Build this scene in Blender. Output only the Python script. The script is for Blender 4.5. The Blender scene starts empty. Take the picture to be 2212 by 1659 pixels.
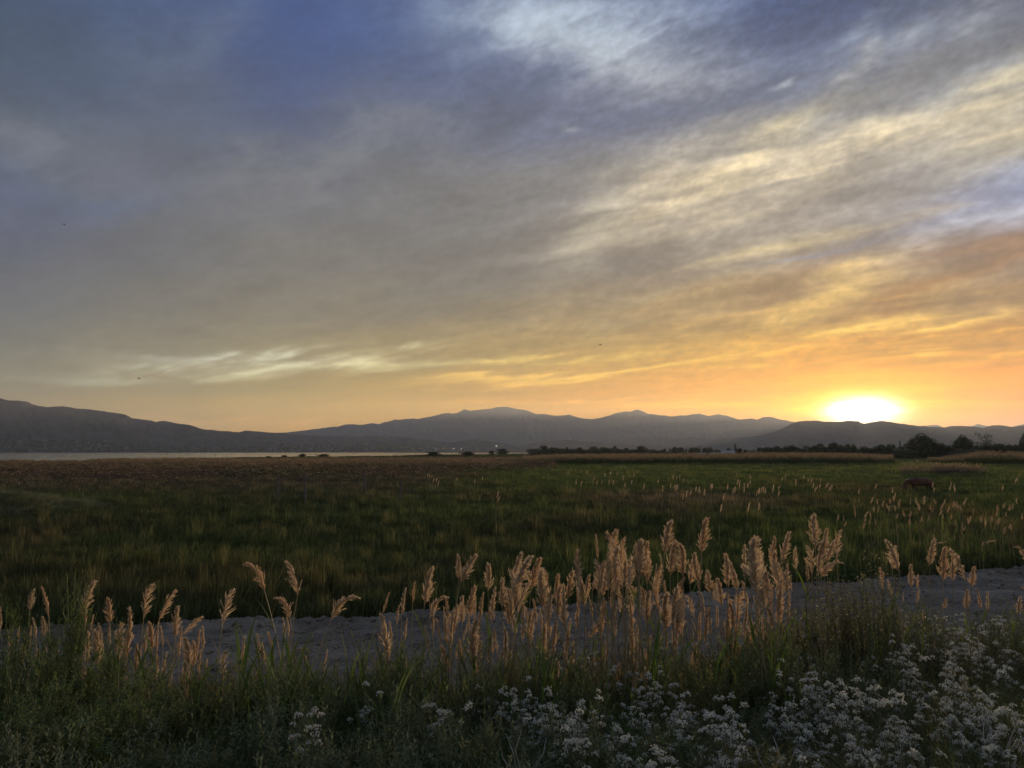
import bpy, math, random
import numpy as np
from mathutils import Vector, Matrix, Quaternion

S = bpy.context.scene
COL = S.collection
rad = math.radians

# ------------------------------------------------------------------ camera
EYE = 3.4                      # metres above the wet meadow
PITCH = rad(5.05)
FPX = 1661.0                   # focal length in pixels of a 2212 px wide frame
cam_data = bpy.data.cameras.new('camera')
cam = bpy.data.objects.new('camera', cam_data)
COL.objects.link(cam)
cam_data.sensor_width = 36.0
cam_data.lens = 36.0 * FPX / 2212.0
cam_data.clip_start = 0.1
cam_data.clip_end = 120000.0
cam.location = (0, 0, EYE)
cam.rotation_euler = (rad(90) + PITCH, 0, 0)
S.camera = cam


def pdir(px, py):
    """direction that the camera sees at a point of the 2212 px wide photograph"""
    x = (px - 1106.0) / FPX
    v = (829.5 - py) / FPX
    c, s = math.cos(PITCH), math.sin(PITCH)
    d = Vector((x, c - v * s, s + v * c))
    return d.normalized()


def azel(px, py):
    d = pdir(px, py)
    return math.degrees(math.atan2(d.x, d.y)), math.degrees(math.asin(d.z))


def at_depth(px, py, Y):
    d = pdir(px, py)
    k = Y / d.y
    return Vector((d.x * k, Y, EYE + d.z * k))


def lin(c):
    return tuple((v / 255.0 / 12.92) if v / 255.0 <= 0.04045 else ((v / 255.0 + 0.055) / 1.055) ** 2.4 for v in c)


def crop(X, Y, ox, oy, sc):
    """a point of an enlarged crop of the 4032 px photograph -> 2212 px frame"""
    return ((ox + X / sc) * 0.548611, (oy + Y / sc) * 0.548611)


SUN_AZ, SUN_EL = azel(1862, 893)

# ------------------------------------------------------------------ world
world = bpy.data.worlds.new('World')
S.world = world
world.use_nodes = True
WT = world.node_tree
WT.nodes.clear()


class Net:
    def __init__(self, tree):
        self.t = tree

    def new(self, kind, **kw):
        n = self.t.nodes.new(kind)
        for k, v in kw.items():
            setattr(n, k, v)
        return n

    def put(self, sock, v):
        if hasattr(v, 'is_output'):
            self.t.links.new(v, sock)
        else:
            sock.default_value = v

    def math(self, op, a, b=None, c=None, clamp=False):
        n = self.new('ShaderNodeMath', operation=op, use_clamp=clamp)
        for i, v in enumerate((a, b, c)):
            if v is not None:
                self.put(n.inputs[i], v)
        return n.outputs[0]

    def vmath(self, op, a, b=None, out=0):
        n = self.new('ShaderNodeVectorMath', operation=op)
        self.put(n.inputs[0], a)
        if b is not None:
            self.put(n.inputs[3 if op == 'SCALE' else 1], b)
        return n.outputs[out]

    def mix(self, f, a, b, blend='MIX'):
        n = self.new('ShaderNodeMix', data_type='RGBA', blend_type=blend, clamp_factor=True)
        self.put(n.inputs[0], f)
        self.put(n.inputs[6], a)
        self.put(n.inputs[7], b)
        return n.outputs[2]

    def ramp(self, f, stops, interp='LINEAR'):
        n = self.new('ShaderNodeValToRGB')
        cr = n.color_ramp
        cr.interpolation = interp
        while len(cr.elements) < len(stops):
            cr.elements.new(0.5)
        for e, (p, c) in zip(cr.elements, stops):
            e.position = p
            e.color = (*c[:3], 1.0) if not isinstance(c, (int, float)) else (c, c, c, 1.0)
        self.put(n.inputs[0], f)
        return n.outputs[0]

    def maprange(self, v, a, b, c=0.0, d=1.0, smooth=True):
        n = self.new('ShaderNodeMapRange', interpolation_type='SMOOTHSTEP' if smooth else 'LINEAR', clamp=True) if smooth else self.new('ShaderNodeMapRange', clamp=True)
        for i, x in enumerate((v, a, b, c, d)):
            self.put(n.inputs[i], x)
        return n.outputs[0]

    def noise(self, vec, scale, detail=4.0, rough=0.5, dist=0.0, out='Fac', dims='3D'):
        n = self.new('ShaderNodeTexNoise', noise_dimensions=dims)
        if vec is not None:
            self.put(n.inputs['Vector'], vec)
        n.inputs['Scale'].default_value = scale
        n.inputs['Detail'].default_value = detail
        n.inputs['Roughness'].default_value = rough
        n.inputs['Distortion'].default_value = dist
        return n.outputs[out]

    def mapping(self, vec, loc=(0, 0, 0), rot=(0, 0, 0), scale=(1, 1, 1), kind='POINT'):
        n = self.new('ShaderNodeMapping', vector_type=kind)
        self.put(n.inputs['Vector'], vec)
        n.inputs['Location'].default_value = loc
        n.inputs['Rotation'].default_value = rot
        n.inputs['Scale'].default_value = scale
        return n.outputs[0]


W = Net(WT)


# -- noise helpers (numpy) used for the sky and the relief
def _hash(ix, iy, seed):
    h = (ix.astype(np.int64) * 374761393 + iy.astype(np.int64) * 668265263 + seed * 974711) & 0xffffffff
    h = ((h ^ (h >> 13)) * 1274126177) & 0xffffffff
    return h ^ (h >> 16)


_G = np.stack([np.cos(np.arange(64) * 2 * np.pi / 64), np.sin(np.arange(64) * 2 * np.pi / 64)], 1).astype(np.float32)


def gnoise(x, y, seed=0):
    x = np.asarray(x, dtype=np.float32)
    y = np.asarray(y, dtype=np.float32)
    ix, iy = np.floor(x), np.floor(y)
    fx, fy = x - ix, y - iy
    ux, uy = fx * fx * fx * (fx * (fx * 6 - 15) + 10), fy * fy * fy * (fy * (fy * 6 - 15) + 10)

    def c(a, b):
        g = _G[_hash(ix + a, iy + b, seed) & 63]
        return g[..., 0] * (fx - a) + g[..., 1] * (fy - b)
    n = (c(0, 0) * (1 - ux) + c(1, 0) * ux) * (1 - uy) + (c(0, 1) * (1 - ux) + c(1, 1) * ux) * uy
    return n * 1.5


def fbm(x, y, octaves=5, gain=0.5, seed=0, lac=2.03):
    t, a, tot = 0.0, 1.0, 0.0
    for i in range(octaves):
        t = t + a * gnoise(x, y, seed + i * 17)
        tot += a
        a *= gain
        x, y = x * lac + 13.7, y * lac + 7.3
    return t / tot


def sstep(v, a, b):
    t = np.clip((v - a) / (b - a), 0, 1)
    return t * t * (3 - 2 * t)

# colours of the clouded evening sky as they lie over the landscape, bearing by height above the horizon
SX = [0, 300, 600, 900, 1200, 1500, 1800, 2100]
SKY = [
    (0,   [(66, 80, 104), (84, 95, 122), (70, 88, 128), (76, 92, 130), (100, 108, 136), (94, 103, 128), (82, 96, 130), (104, 108, 122)]),
    (150, [(76, 88, 104), (92, 100, 117), (74, 89, 126), (82, 94, 124), (106, 113, 134), (104, 110, 128), (96, 106, 130), (132, 132, 138)]),
    (300, [(90, 99, 110), (98, 105, 115), (88, 97, 117), (106, 110, 118), (102, 108, 124), (122, 122, 127), (146, 142, 136), (172, 165, 148)]),
    (450, [(86, 97, 113), (95, 103, 114), (112, 114, 114), (119, 119, 117), (136, 132, 126), (158, 150, 134), (160, 155, 142), (142, 147, 156)]),
    (600, [(97, 104, 110), (107, 109, 107), (117, 115, 108), (121, 117, 109), (132, 125, 116), (146, 134, 119), (163, 147, 123), (160, 138, 114)]),
    (720, [(112, 113, 108), (124, 120, 109), (134, 126, 110), (145, 132, 109), (162, 139, 106), (181, 149, 106), (208, 168, 104), (196, 150, 103)]),
    (800, [(126, 122, 108), (140, 134, 113), (154, 144, 114), (166, 149, 110), (186, 154, 102), (212, 160, 86), (234, 160, 68), (222, 150, 70)]),
    (870, [(136, 128, 107), (145, 134, 106), (160, 145, 107), (178, 153, 100), (208, 163, 90), (234, 170, 76), (246, 168, 54), (238, 156, 62)]),
    (935, [(150, 134, 103), (190, 158, 100), (218, 176, 100), (222, 180, 95), (234, 184, 90), (246, 186, 78), (255, 196, 62), (240, 166, 66)]),
]


def sky_at(px, py, table=None):
    T = table or [r[1] for r in SKY]
    px = min(max(px, SX[0]), SX[-1])
    py = min(max(py, SKY[0][0]), SKY[-1][0])
    for r in range(len(SKY) - 1):
        if SKY[r][0] <= py <= SKY[r + 1][0]:
            break
    v = (py - SKY[r][0]) / (SKY[r + 1][0] - SKY[r][0])
    i = min(int((px - SX[0]) // 300), len(SX) - 2)
    u = (px - SX[i]) / 300.0
    a = np.array(T[r][i]) * (1 - u) + np.array(T[r][i + 1]) * u
    b = np.array(T[r + 1][i]) * (1 - u) + np.array(T[r + 1][i + 1]) * u
    return a * (1 - v) + b * v


def px_of(az, el):
    a, e = rad(az), rad(el)
    d = (math.sin(a) * math.cos(e), math.cos(a) * math.cos(e), math.sin(e))
    c, s = math.cos(PITCH), math.sin(PITCH)
    dep = d[1] * c + d[2] * s
    up = -d[1] * s + d[2] * c
    return 1106 + FPX * d[0] / dep, 829.5 - FPX * up / dep



# share of the seen sky colour that comes from beyond the valley haze, on the same grid as SKY
AIR_ROWS = [
    [(0.546, 0.705, 0.935), (0.635, 0.802, 1.026), (0.699, 0.869, 1.086), (0.727, 0.896, 1.109), (0.717, 0.879, 1.092), (0.670, 0.821, 1.037), (0.593, 0.729, 0.950), (0.496, 0.617, 0.839)],
    [(0.771, 0.886, 0.949), (0.716, 0.847, 0.982), (0.685, 0.822, 1.004), (0.675, 0.812, 1.017), (0.685, 0.815, 1.019), (0.714, 0.831, 1.012), (0.768, 0.860, 0.994), (0.851, 0.906, 0.965)],
    [(0.800, 0.906, 0.975), (0.775, 0.864, 0.939), (0.768, 0.845, 0.920), (0.780, 0.846, 0.917), (0.811, 0.869, 0.932), (0.865, 0.915, 0.964), (0.944, 0.985, 1.015), (1.054, 1.090, 1.088)],
    [(0.657, 0.814, 1.018), (0.751, 0.857, 0.967), (0.830, 0.893, 0.943), (0.889, 0.923, 0.940), (0.919, 0.945, 0.960), (0.921, 0.961, 1.004), (0.891, 0.967, 1.075), (0.836, 0.966, 1.177)],
    [(0.629, 0.738, 0.838), (0.690, 0.761, 0.824), (0.738, 0.777, 0.812), (0.771, 0.787, 0.803), (0.786, 0.791, 0.796), (0.782, 0.786, 0.789), (0.758, 0.776, 0.787), (0.719, 0.759, 0.784)],
    [(0.766, 0.791, 0.823), (0.790, 0.805, 0.809), (0.813, 0.811, 0.760), (0.835, 0.809, 0.676), (0.854, 0.801, 0.568), (0.872, 0.786, 0.450), (0.888, 0.763, 0.336), (0.902, 0.737, 0.237)],
    [(0.758, 0.828, 0.786), (0.830, 0.880, 0.708), (0.905, 0.906, 0.565), (0.981, 0.905, 0.390), (1.059, 0.877, 0.231), (1.100, 0.825, 0.117), (1.138, 0.754, 0.050), (1.176, 0.668, 0.050)],
    [(0.801, 0.756, 0.578), (0.924, 0.843, 0.436), (1.046, 0.895, 0.287), (1.160, 0.904, 0.159), (1.263, 0.870, 0.073), (1.304, 0.797, 0.050), (1.323, 0.695, 0.050), (1.319, 0.577, 0.050)],
    [(1.500, 1.057, 0.281), (1.500, 1.364, 0.183), (1.500, 1.500, 0.109), (1.500, 1.500, 0.058), (1.500, 1.500, 0.050), (1.500, 1.434, 0.050), (1.500, 1.139, 0.050), (1.500, 0.821, 0.050)],
]
AIR = [[(max(r, g * 1.0) if 1 < i < 5 else r, (min(g, 1.16) if i == 8 else g * (.94 if 5 < i < 8 and 0 < k < 5 else 1.0)) + (.26 * max(0, k - 3) / 4.0 if i > 5 else 0), max(b, .14) if k < 5 else b) for k, (r, g, b) in enumerate(o)] for i, o in enumerate(AIR_ROWS)]
# end air


EL_ROWS = np.array([-3.0, 0.4, 2.6, 4.6, 7.0, 10.0, 14.0, 19.0, 24.0, 30.0, 42.0, 60.0, 90.0])
AZ_COLS = np.array([-180.0, -70, -34, -25, -17, -9, -1, 7, 14, 20, 27, 34, 70, 180])
CLOUDS = [
    # blue gaps
    (640, 130, -62, 250, 95, (72, 88, 126), .45, 0), (1760, 50, 5, 180, 55, (84, 97, 128), .5, 0),
    (1330, 235, -6, 300, 60, (92, 103, 126), .7, 1), (1690, 190, 10, 110, 70, (92, 104, 127), .45, 0),
    (270, 455, 10, 120, 28, (84, 108, 142), .75, 1), (20, 400, 0, 90, 50, (84, 100, 122), .5, 0),
    (150, 160, 40, 220, 80, (72, 84, 104), .5, 1), (2170, 395, 10, 150, 48, (126, 142, 172), .85, 0),
    (1960, 520, 16, 190, 22, (140, 152, 172), .6, 2), (1770, 575, 6, 110, 10, (138, 148, 168), .7, 0),
    (700, 270, 25, 260, 50, (88, 95, 114), .5, 1),
    # dark grey cloud undersides
    (1330, 520, 8, 300, 62, (122, 116, 116), .6, 1), (980, 600, 4, 380, 70, (112, 110, 106), .5, 0),
    (1520, 585, 10, 190, 36, (138, 124, 116), .7, 1), (880, 470, 0, 260, 80, (112, 113, 112), .5, 0),
    (1750, 460, 12, 150, 24, (150, 142, 130), .5, 1), (2060, 430, 14, 110, 18, (140, 132, 126), .7, 2),
    # bright lit cloud
    (1250, 45, -8, 290, 78, (184, 182, 180), .95, 3), (1330, 95, -20, 180, 52, (188, 185, 180), .8, 3),
    (1500, 118, -14, 130, 30, (158, 158, 164), .7, 3), (985, 60, -10, 90, 40, (140, 146, 158), .5, 3),
    (420, 60, 50, 130, 45, (110, 116, 130), .5, 3), (860, 260, 5, 140, 40, (122, 124, 128), .6, 3),
    (700, 350, 10, 200, 60, (122, 124, 122), .5, 3), (60, 340, -12, 130, 40, (112, 118, 124), .5, 2),
    (1960, 300, 14, 330, 28, (238, 217, 174), .95, 2), (2170, 270, 6, 130, 26, (238, 219, 180), .8, 2),
    (1640, 365, 19, 250, 34, (232, 212, 168), .95, 2), (1420, 415, 24, 160, 34, (214, 198, 168), .8, 2),
    (1300, 470, 60, 90, 50, (190, 181, 158), .6, 2), (1560, 300, 12, 170, 26, (170, 164, 154), .7, 2),
    (1870, 180, 65, 70, 22, (186, 180, 170), .7, 3), (1990, 95, 25, 80, 20, (158, 158, 160), .7, 3),
    (2130, 90, 52, 150, 36, (168, 166, 164), .7, 3), (1890, 60, 30, 60, 14, (156, 160, 166), .7, 3),
    (1712, 190, 10, 26, 8, (176, 176, 176), .8, 0), (1246, 254, 5, 22, 8, (156, 158, 160), .8, 0),
    (2120, 500, 20, 180, 18, (190, 194, 196), .75, 2), (1860, 490, 4, 150, 18, (204, 190, 152), .75, 2),
    (1700, 540, 8, 190, 13, (216, 196, 150), .75, 2), (1500, 640, 14, 170, 18, (168, 160, 140), .6, 2),
    (1980, 585, 18, 130, 16, (214, 190, 150), .6, 2), (1800, 650, 24, 150, 26, (232, 196, 124), .75, 2),
    # amber streaks and brown undersides near the sun
    (2150, 560, 10, 120, 34, (132, 113, 98), .95, 1), (1960, 655, 19, 290, 19, (158, 118, 80), .95, 0),
    (1720, 630, 22, 130, 20, (152, 124, 98), .85, 1), (2180, 690, 8, 160, 36, (168, 124, 84), .75, 1),
    (1880, 700, 14, 130, 13, (246, 208, 130), .85, 2), (2060, 690, 14, 120, 11, (250, 212, 138), .9, 2),
    (1850, 755, 2, 210, 10, (190, 132, 76), .85, 0), (1990, 748, 2, 220, 8, (244, 196, 120), .75, 2),
    (2160, 770, 3, 120, 9, (244, 196, 120), .6, 2), (1620, 700, 6, 130, 12, (206, 170, 110), .6, 2),
    # pale rifts above the lake
    (640, 787, 1.5, 230, 12, (222, 224, 214), 1.0, 2), (830, 775, 5, 130, 14, (234, 232, 216), 1.0, 2),
    (400, 803, 3, 150, 7, (196, 197, 184), .95, 2), (220, 822, 1, 100, 8, (180, 181, 168), .8, 0),
    (70, 826, -6, 80, 8, (150, 146, 126), .5, 2), (1090, 765, 2, 80, 13, (228, 208, 156), .9, 3),
    (1270, 757, 3, 130, 11, (218, 190, 132), .8, 3), (1010, 823, 2, 110, 6, (236, 206, 146), .95, 0),
    (1290, 805, 5, 290, 7, (250, 216, 150), 1.0, 0), (1640, 787, 2, 210, 6, (240, 196, 118), .7, 2),
    (560, 912, 0, 220, 10, (236, 188, 110), .6, 2), (860, 905, 1, 220, 8, (236, 188, 108), .5, 2),
    (1290, 866, 1, 260, 6, (252, 200, 104), .7, 2), (1540, 876, -1, 220, 9, (255, 206, 92), .7, 2),
    (1450, 850, 1, 300, 9, (222, 168, 92), .5, 0), (2110, 872, -3, 190, 9, (255, 196, 88), .6, 2),
    ]


def sky_table(air=False):
    zen = np.array(lin((136, 140, 148)))  # unseen sky overhead, brightened to add light on the foreground
    back = np.array(lin((138, 139, 142)))  # unseen sky behind the camera, brightened for the same fill light
    t = np.zeros((len(EL_ROWS), len(AZ_COLS), 3))
    for j, el in enumerate(EL_ROWS):
        for i, az in enumerate(AZ_COLS):
            a = min(max(az, -34), 34)
            pq = px_of(a, min(max(el, 0.4), 30))
            if air:
                t[j, i] = sky_at(*pq, table=AIR)
                continue
            c = np.array(lin(sky_at(*pq)))
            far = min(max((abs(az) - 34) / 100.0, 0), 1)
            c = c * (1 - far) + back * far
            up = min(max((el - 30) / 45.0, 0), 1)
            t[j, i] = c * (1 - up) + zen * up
    return t


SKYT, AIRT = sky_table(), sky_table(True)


def table_lookup(az, el, SKYT=SKYT):
    def axis(v, g):
        i = np.clip(np.searchsorted(g, v) - 1, 0, len(g) - 2)
        f = np.clip((v - g[i]) / (g[i + 1] - g[i]), 0, 1)
        return i, f * f * (3 - 2 * f) * 0.6 + f * 0.4
    i, u = axis(az, AZ_COLS)
    j, v = axis(el, EL_ROWS)
    u, v = u[..., None], v[..., None]
    return (SKYT[j, i] * (1 - u) + SKYT[j, i + 1] * u) * (1 - v) + (SKYT[j + 1, i] * (1 - u) + SKYT[j + 1, i + 1] * u) * v


def sky_radiance(az, el):
    """linear colour of the clouded sky towards bearings az and heights el (degrees, same shape)"""
    a, e = np.radians(az), np.radians(np.maximum(el, 0))
    hz = np.sin(e) + 0.10
    qx, qy = np.sin(a) * np.cos(e) / hz, np.cos(a) * np.cos(e) / hz      # the cloud sheet seen in perspective
    th = math.radians(-50)
    along = qx * math.sin(th) + qy * math.cos(th)
    across = qx * math.cos(th) - qy * math.sin(th)
    w1 = fbm(along * 0.55, across * 1.5, 6, 0.55, 1)
    w2 = fbm(along * 0.55 + 31, across * 1.5 + 9, 6, 0.55, 2)
    w3 = fbm(az * 0.11, el * 0.33, 5, 0.58, 3)
    w4 = fbm(az * 0.11 + 50, el * 0.33 + 20, 5, 0.58, 4)
    low = sstep(el, 1.0, 9.0)
    azw = az + (3.2 * w1 * (0.35 + 0.65 * low) + 2.0 * w3)
    elw = el + (2.4 * w2 * low + 0.22 * w2 + 0.9 * w4 * (0.10 + 0.90 * low))
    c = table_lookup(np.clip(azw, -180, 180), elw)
    t_w = fbm(along * 1.2 + 0.8 * w1, across * 2.9 + 0.8 * w2, 9, 0.60, 5)      # wisps drawn out along the wind
    t_b = fbm(along * 0.45, across * 1.1, 6, 0.55, 6)                             # broad billows
    puffs = 0.0
    for i in range(7):                                                             # heaped, cauliflower-edged puffs
        puffs = puffs + 0.60 ** i * (np.abs(gnoise((along * 2.3 + .5 * w1) * 2.1 ** i + 7 * i, (across * 3.2 + .5 * w2) * 2.1 ** i + 3 * i, 70 + i)) * 2.4 - 0.62)
    t_p = -0.30 * puffs
    grain = fbm(az * 1.1 + 2.0 * w1, el * 2.0 - az * 0.45 + 2.0 * w2, 6, 0.62, 9)              # puffs
    tex = [None, sstep(t_b, -0.25, 0.25), sstep(t_w, -0.26, 0.28), sstep(0.8 * t_p + 0.35 * t_w, -0.24, 0.26)]
    k = 57.3 / FPX
    for px, py, ang, L, Wd, col, w, t in CLOUDS:
        a0, e0 = azel(px, py)
        ca, sa = math.cos(rad(ang)), math.sin(rad(ang))
        ddx, ddy = azw - a0, elw - e0
        u = (ddx * ca + ddy * sa) / (L * k)
        v = (-ddx * sa + ddy * ca) / (Wd * k)
        g = np.exp(-np.minimum(u * u + v * v, 40.0)) * w
        if t:
            g = np.clip(g * (0.38 + 0.85 * tex[t]), 0, 1)
        g = g[..., None]
        c = c * (1 - g) + np.array(lin(col)) * g
    u, v = az - azel(1693, 691)[0], el - azel(1693, 691)[1]              # a short vapour trail
    g = np.exp(-np.minimum(((u * .74 + v * .67) / .27) ** 2 + ((v * .74 - u * .67) / .05) ** 2, 40)) * .9
    c = c * (1 - g[..., None]) + np.array(lin((250, 226, 176))) * g[..., None]
    amp = (0.22 + 0.36 * sstep(az, -18.0, 20.0)) * (1 - sstep(np.abs(az), 70, 150)) * (0.25 + 0.75 * sstep(el, 2.0, 9.0))
    c = c * np.exp(amp * (0.8 * t_w + 1.0 * t_p + 0.70 * grain))[..., None]
    c = c * table_lookup(np.clip(az, -180, 180), el, AIRT)
    # glare of the sun through the evening air, round its own bearing
    streak = 1.0 + 0.9 * fbm(az * 0.05, el * 1.1, 5, 0.6, 31) * (1 - sstep(el, 3, 8))
    for L, Wd, col, w, pw, e_px in GLARE:
        a0, e0 = azel(1868, e_px)
        u = (az + 0.6 * w3 - a0) / (L * k)
        v = (el + 0.35 * w4 - e0) / (Wd * k)
        g = np.exp(-np.minimum((u * u + v * v) ** pw, 40.0)) * w * streak
        c = c + g[..., None] * np.array(col)
    return c


GLARE = [(420, 95, (0.46, 0.17, 0.0), 0.50, 1.0, 890), (230, 70, (0.6, 0.34, 0.0), 0.6, 1.0, 888), (120, 42, (0.9, 0.80, 0.0), 1.0, 1.0, 888),
         (56, 24, (3.0, 3.0, 2.8), 2.0, 1.15, 893)]


def sky_map():
    """the whole dome as one equirectangular map, finest in the part of the sky that has small clouds"""
    w, h = 5120, 2560
    q = 4
    az = (np.arange(w // q) + 0.5) / (w // q) * 360.0 - 180.0
    el = (np.arange(h // q) + 0.5) / (h // q) * 180.0 - 90.0
    A, E = np.meshgrid(az, el)
    lowres = sky_radiance(A, E).astype(np.float32)
    full = np.repeat(np.repeat(lowres, q, 0), q, 1)
    i0, i1 = int((180 - 52) / 360 * w), int((180 + 52) / 360 * w)
    j0, j1 = int((90 - 2) / 180 * h), int((90 + 48) / 180 * h)
    az = (np.arange(i0, i1) + 0.5) / w * 360.0 - 180.0
    el = (np.arange(j0, j1) + 0.5) / h * 180.0 - 90.0
    A, E = np.meshgrid(az, el)
    full[j0:j1, i0:i1] = sky_radiance(A, E)
    out = np.ones((h, w, 4), np.float32)
    out[..., :3] = full
    img = bpy.data.images.new('sky', w, h, float_buffer=True)
    img.colorspace_settings.name = 'Linear Rec.709'
    img.pixels.foreach_set(out.ravel())
    img.update()
    return img


env = W.new('ShaderNodeTexEnvironment', interpolation='Cubic')
env.image = sky_map()
gen = W.new('ShaderNodeTexCoord').outputs['Generated']
W.put(env.inputs[0], W.mapping(gen, rot=(0, 0, rad(-90))))      # bearing 0 of the map lies along +Y
nish = W.new('ShaderNodeTexSky', sky_type='NISHITA', sun_disc=False)
nish.sun_elevation = rad(SUN_EL)
nish.sun_rotation = rad(SUN_AZ)
bg1 = W.new('ShaderNodeBackground')
W.put(bg1.inputs[0], nish.outputs[0])
bg1.inputs[1].default_value = 0.06
bg2 = W.new('ShaderNodeBackground')
W.put(bg2.inputs[0], env.outputs[0])
bg2.inputs[1].default_value = 1.0
mixs = W.new('ShaderNodeMixShader')
mixs.inputs[0].default_value = 0.93               # how much of the clear sky the cloud covers
WT.links.new(bg1.outputs[0], mixs.inputs[1])
WT.links.new(bg2.outputs[0], mixs.inputs[2])
wo = W.new('ShaderNodeOutputWorld')
WT.links.new(mixs.outputs[0], wo.inputs[0])

# ------------------------------------------------------------------ sun, exposure
sd = bpy.data.lights.new('sun', 'SUN')
sd.energy = 5.0
sd.angle = rad(0.5)
sd.color = (1.0, 0.70, 0.43)
sun = bpy.data.objects.new('sun', sd)
COL.objects.link(sun)
sun_dir = pdir(1862, 893)
sun.rotation_euler = (-sun_dir).to_track_quat('-Z', 'Y').to_euler()
sun.location = (0, 0, 60)
S.view_settings.view_transform = 'Standard'
S.view_settings.look = 'None'
S.view_settings.exposure = 0.22
S.view_settings.gamma = 1.0
S.view_settings.use_curve_mapping = False
S.cycles.use_denoising = True
S.cycles.max_bounces = 6
S.cycles.diffuse_bounces = 3
S.cycles.transmission_bounces = 3
S.cycles.transparent_max_bounces = 6
S.cycles.volume_bounces = 1
S.render.film_transparent = False

# ------------------------------------------------------------------ helpers
R = random.Random(7)
NP = np.random.default_rng(7)


def tag(o, label=None, cat=None, group=None, kind=None):
    if label:
        o['label'] = label
    if cat:
        o['category'] = cat
    if group:
        o['group'] = group
    if kind:
        o['kind'] = kind
    return o


def link(o, parent=None):
    COL.objects.link(o)
    if parent is not None:
        o.parent = parent
    return o


def empty(name, loc, rz=0.0):
    o = bpy.data.objects.new(name, None)
    o.empty_display_size = 0.2
    o.location = loc
    o.rotation_euler = (0, 0, rz)
    COL.objects.link(o)
    return o


class MB:
    """collects shapes and links them as ONE mesh"""
    def __init__(self):
        self.v, self.f, self.m = [], [], []
        self.mat = 0

    def face(self, pts):
        n = len(self.v)
        self.v.extend(tuple(p) for p in pts)
        self.f.append(tuple(range(n, n + len(pts))))
        self.m.append(self.mat)

    def ribbon(self, pts, widths, side):
        """a flat strip along pts; side = direction(s) of its width"""
        n = len(self.v)
        for i, p in enumerate(pts):
            s = side[i] if isinstance(side, list) else side
            w = widths[i] * 0.5
            self.v.append((p[0] - s[0] * w, p[1] - s[1] * w, p[2] - s[2] * w))
            self.v.append((p[0] + s[0] * w, p[1] + s[1] * w, p[2] + s[2] * w))
        for i in range(len(pts) - 1):
            a = n + 2 * i
            self.f.append((a, a + 1, a + 3, a + 2))
            self.m.append(self.mat)

    def tube(self, pts, radii, sides=5, cap=True):
        n = len(self.v)
        P = [Vector(p) for p in pts]
        for i, p in enumerate(P):
            t = (P[min(i + 1, len(P) - 1)] - P[max(i - 1, 0)])
            t = t.normalized() if t.length > 1e-9 else Vector((0, 0, 1))
            ref = Vector((0, 1, 0)) if abs(t.y) < 0.9 else Vector((1, 0, 0))
            u = t.cross(ref).normalized()
            w = t.cross(u)
            for k in range(sides):
                a = 2 * math.pi * k / sides
                q = p + (u * math.cos(a) + w * math.sin(a)) * radii[i]
                self.v.append(tuple(q))
        for i in range(len(P) - 1):
            for k in range(sides):
                a = n + i * sides + k
                b = n + i * sides + (k + 1) % sides
                self.f.append((a, b, b + sides, a + sides))
                self.m.append(self.mat)
        if cap:
            self.f.append(tuple(n + k for k in reversed(range(sides))))
            self.f.append(tuple(n + (len(P) - 1) * sides + k for k in range(sides)))
            self.m += [self.mat, self.mat]

    def box(self, c, s):
        x, y, z = c
        a, b, d = s[0] / 2, s[1] / 2, s[2] / 2
        n = len(self.v)
        for i in (-1, 1):
            for j in (-1, 1):
                for k in (-1, 1):
                    self.v.append((x + i * a, y + j * b, z + k * d))
        for q in ((0, 1, 3, 2), (4, 6, 7, 5), (0, 4, 5, 1), (2, 3, 7, 6), (0, 2, 6, 4), (1, 5, 7, 3)):
            self.f.append(tuple(n + i for i in q))
            self.m.append(self.mat)

    def ball(self, c, r, seed=0, lumpy=0.0, sub=0, squash=1.0):
        vs, fs = ICO[sub]
        n = len(self.v)
        rr = random.Random(seed)
        for v in vs:
            k = r * (1 + lumpy * (rr.random() - 0.5) * 2)
            self.v.append((c[0] + v[0] * k, c[1] + v[1] * k, c[2] + v[2] * k * squash))
        for f in fs:
            self.f.append(tuple(n + i for i in f))
            self.m.append(self.mat)

    def mesh(self, name, mats, smooth=False):
        me = bpy.data.meshes.new(name)
        me.from_pydata(self.v, [], self.f)
        if not isinstance(mats, (list, tuple)):
            mats = [mats]
        for m in mats:
            me.materials.append(m)
        if len(mats) > 1:
            me.polygons.foreach_set('material_index', self.m)
        if smooth:
            me.polygons.foreach_set('use_smooth', [True] * len(me.polygons))
        me.update()
        return me

    def build(self, name, mats, parent=None, smooth=False):
        o = bpy.data.objects.new(name, self.mesh(name, mats, smooth))
        return link(o, parent)


def _ico(sub):
    import bmesh
    bm = bmesh.new()
    bmesh.ops.create_icosphere(bm, subdivisions=sub + 1, radius=1.0)
    vs = [tuple(v.co) for v in bm.verts]
    bm.verts.index_update()
    fs = [tuple(v.index for v in f.verts) for f in bm.faces]
    bm.free()
    return vs, fs


ICO = {0: _ico(0), 1: _ico(1)}


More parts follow.
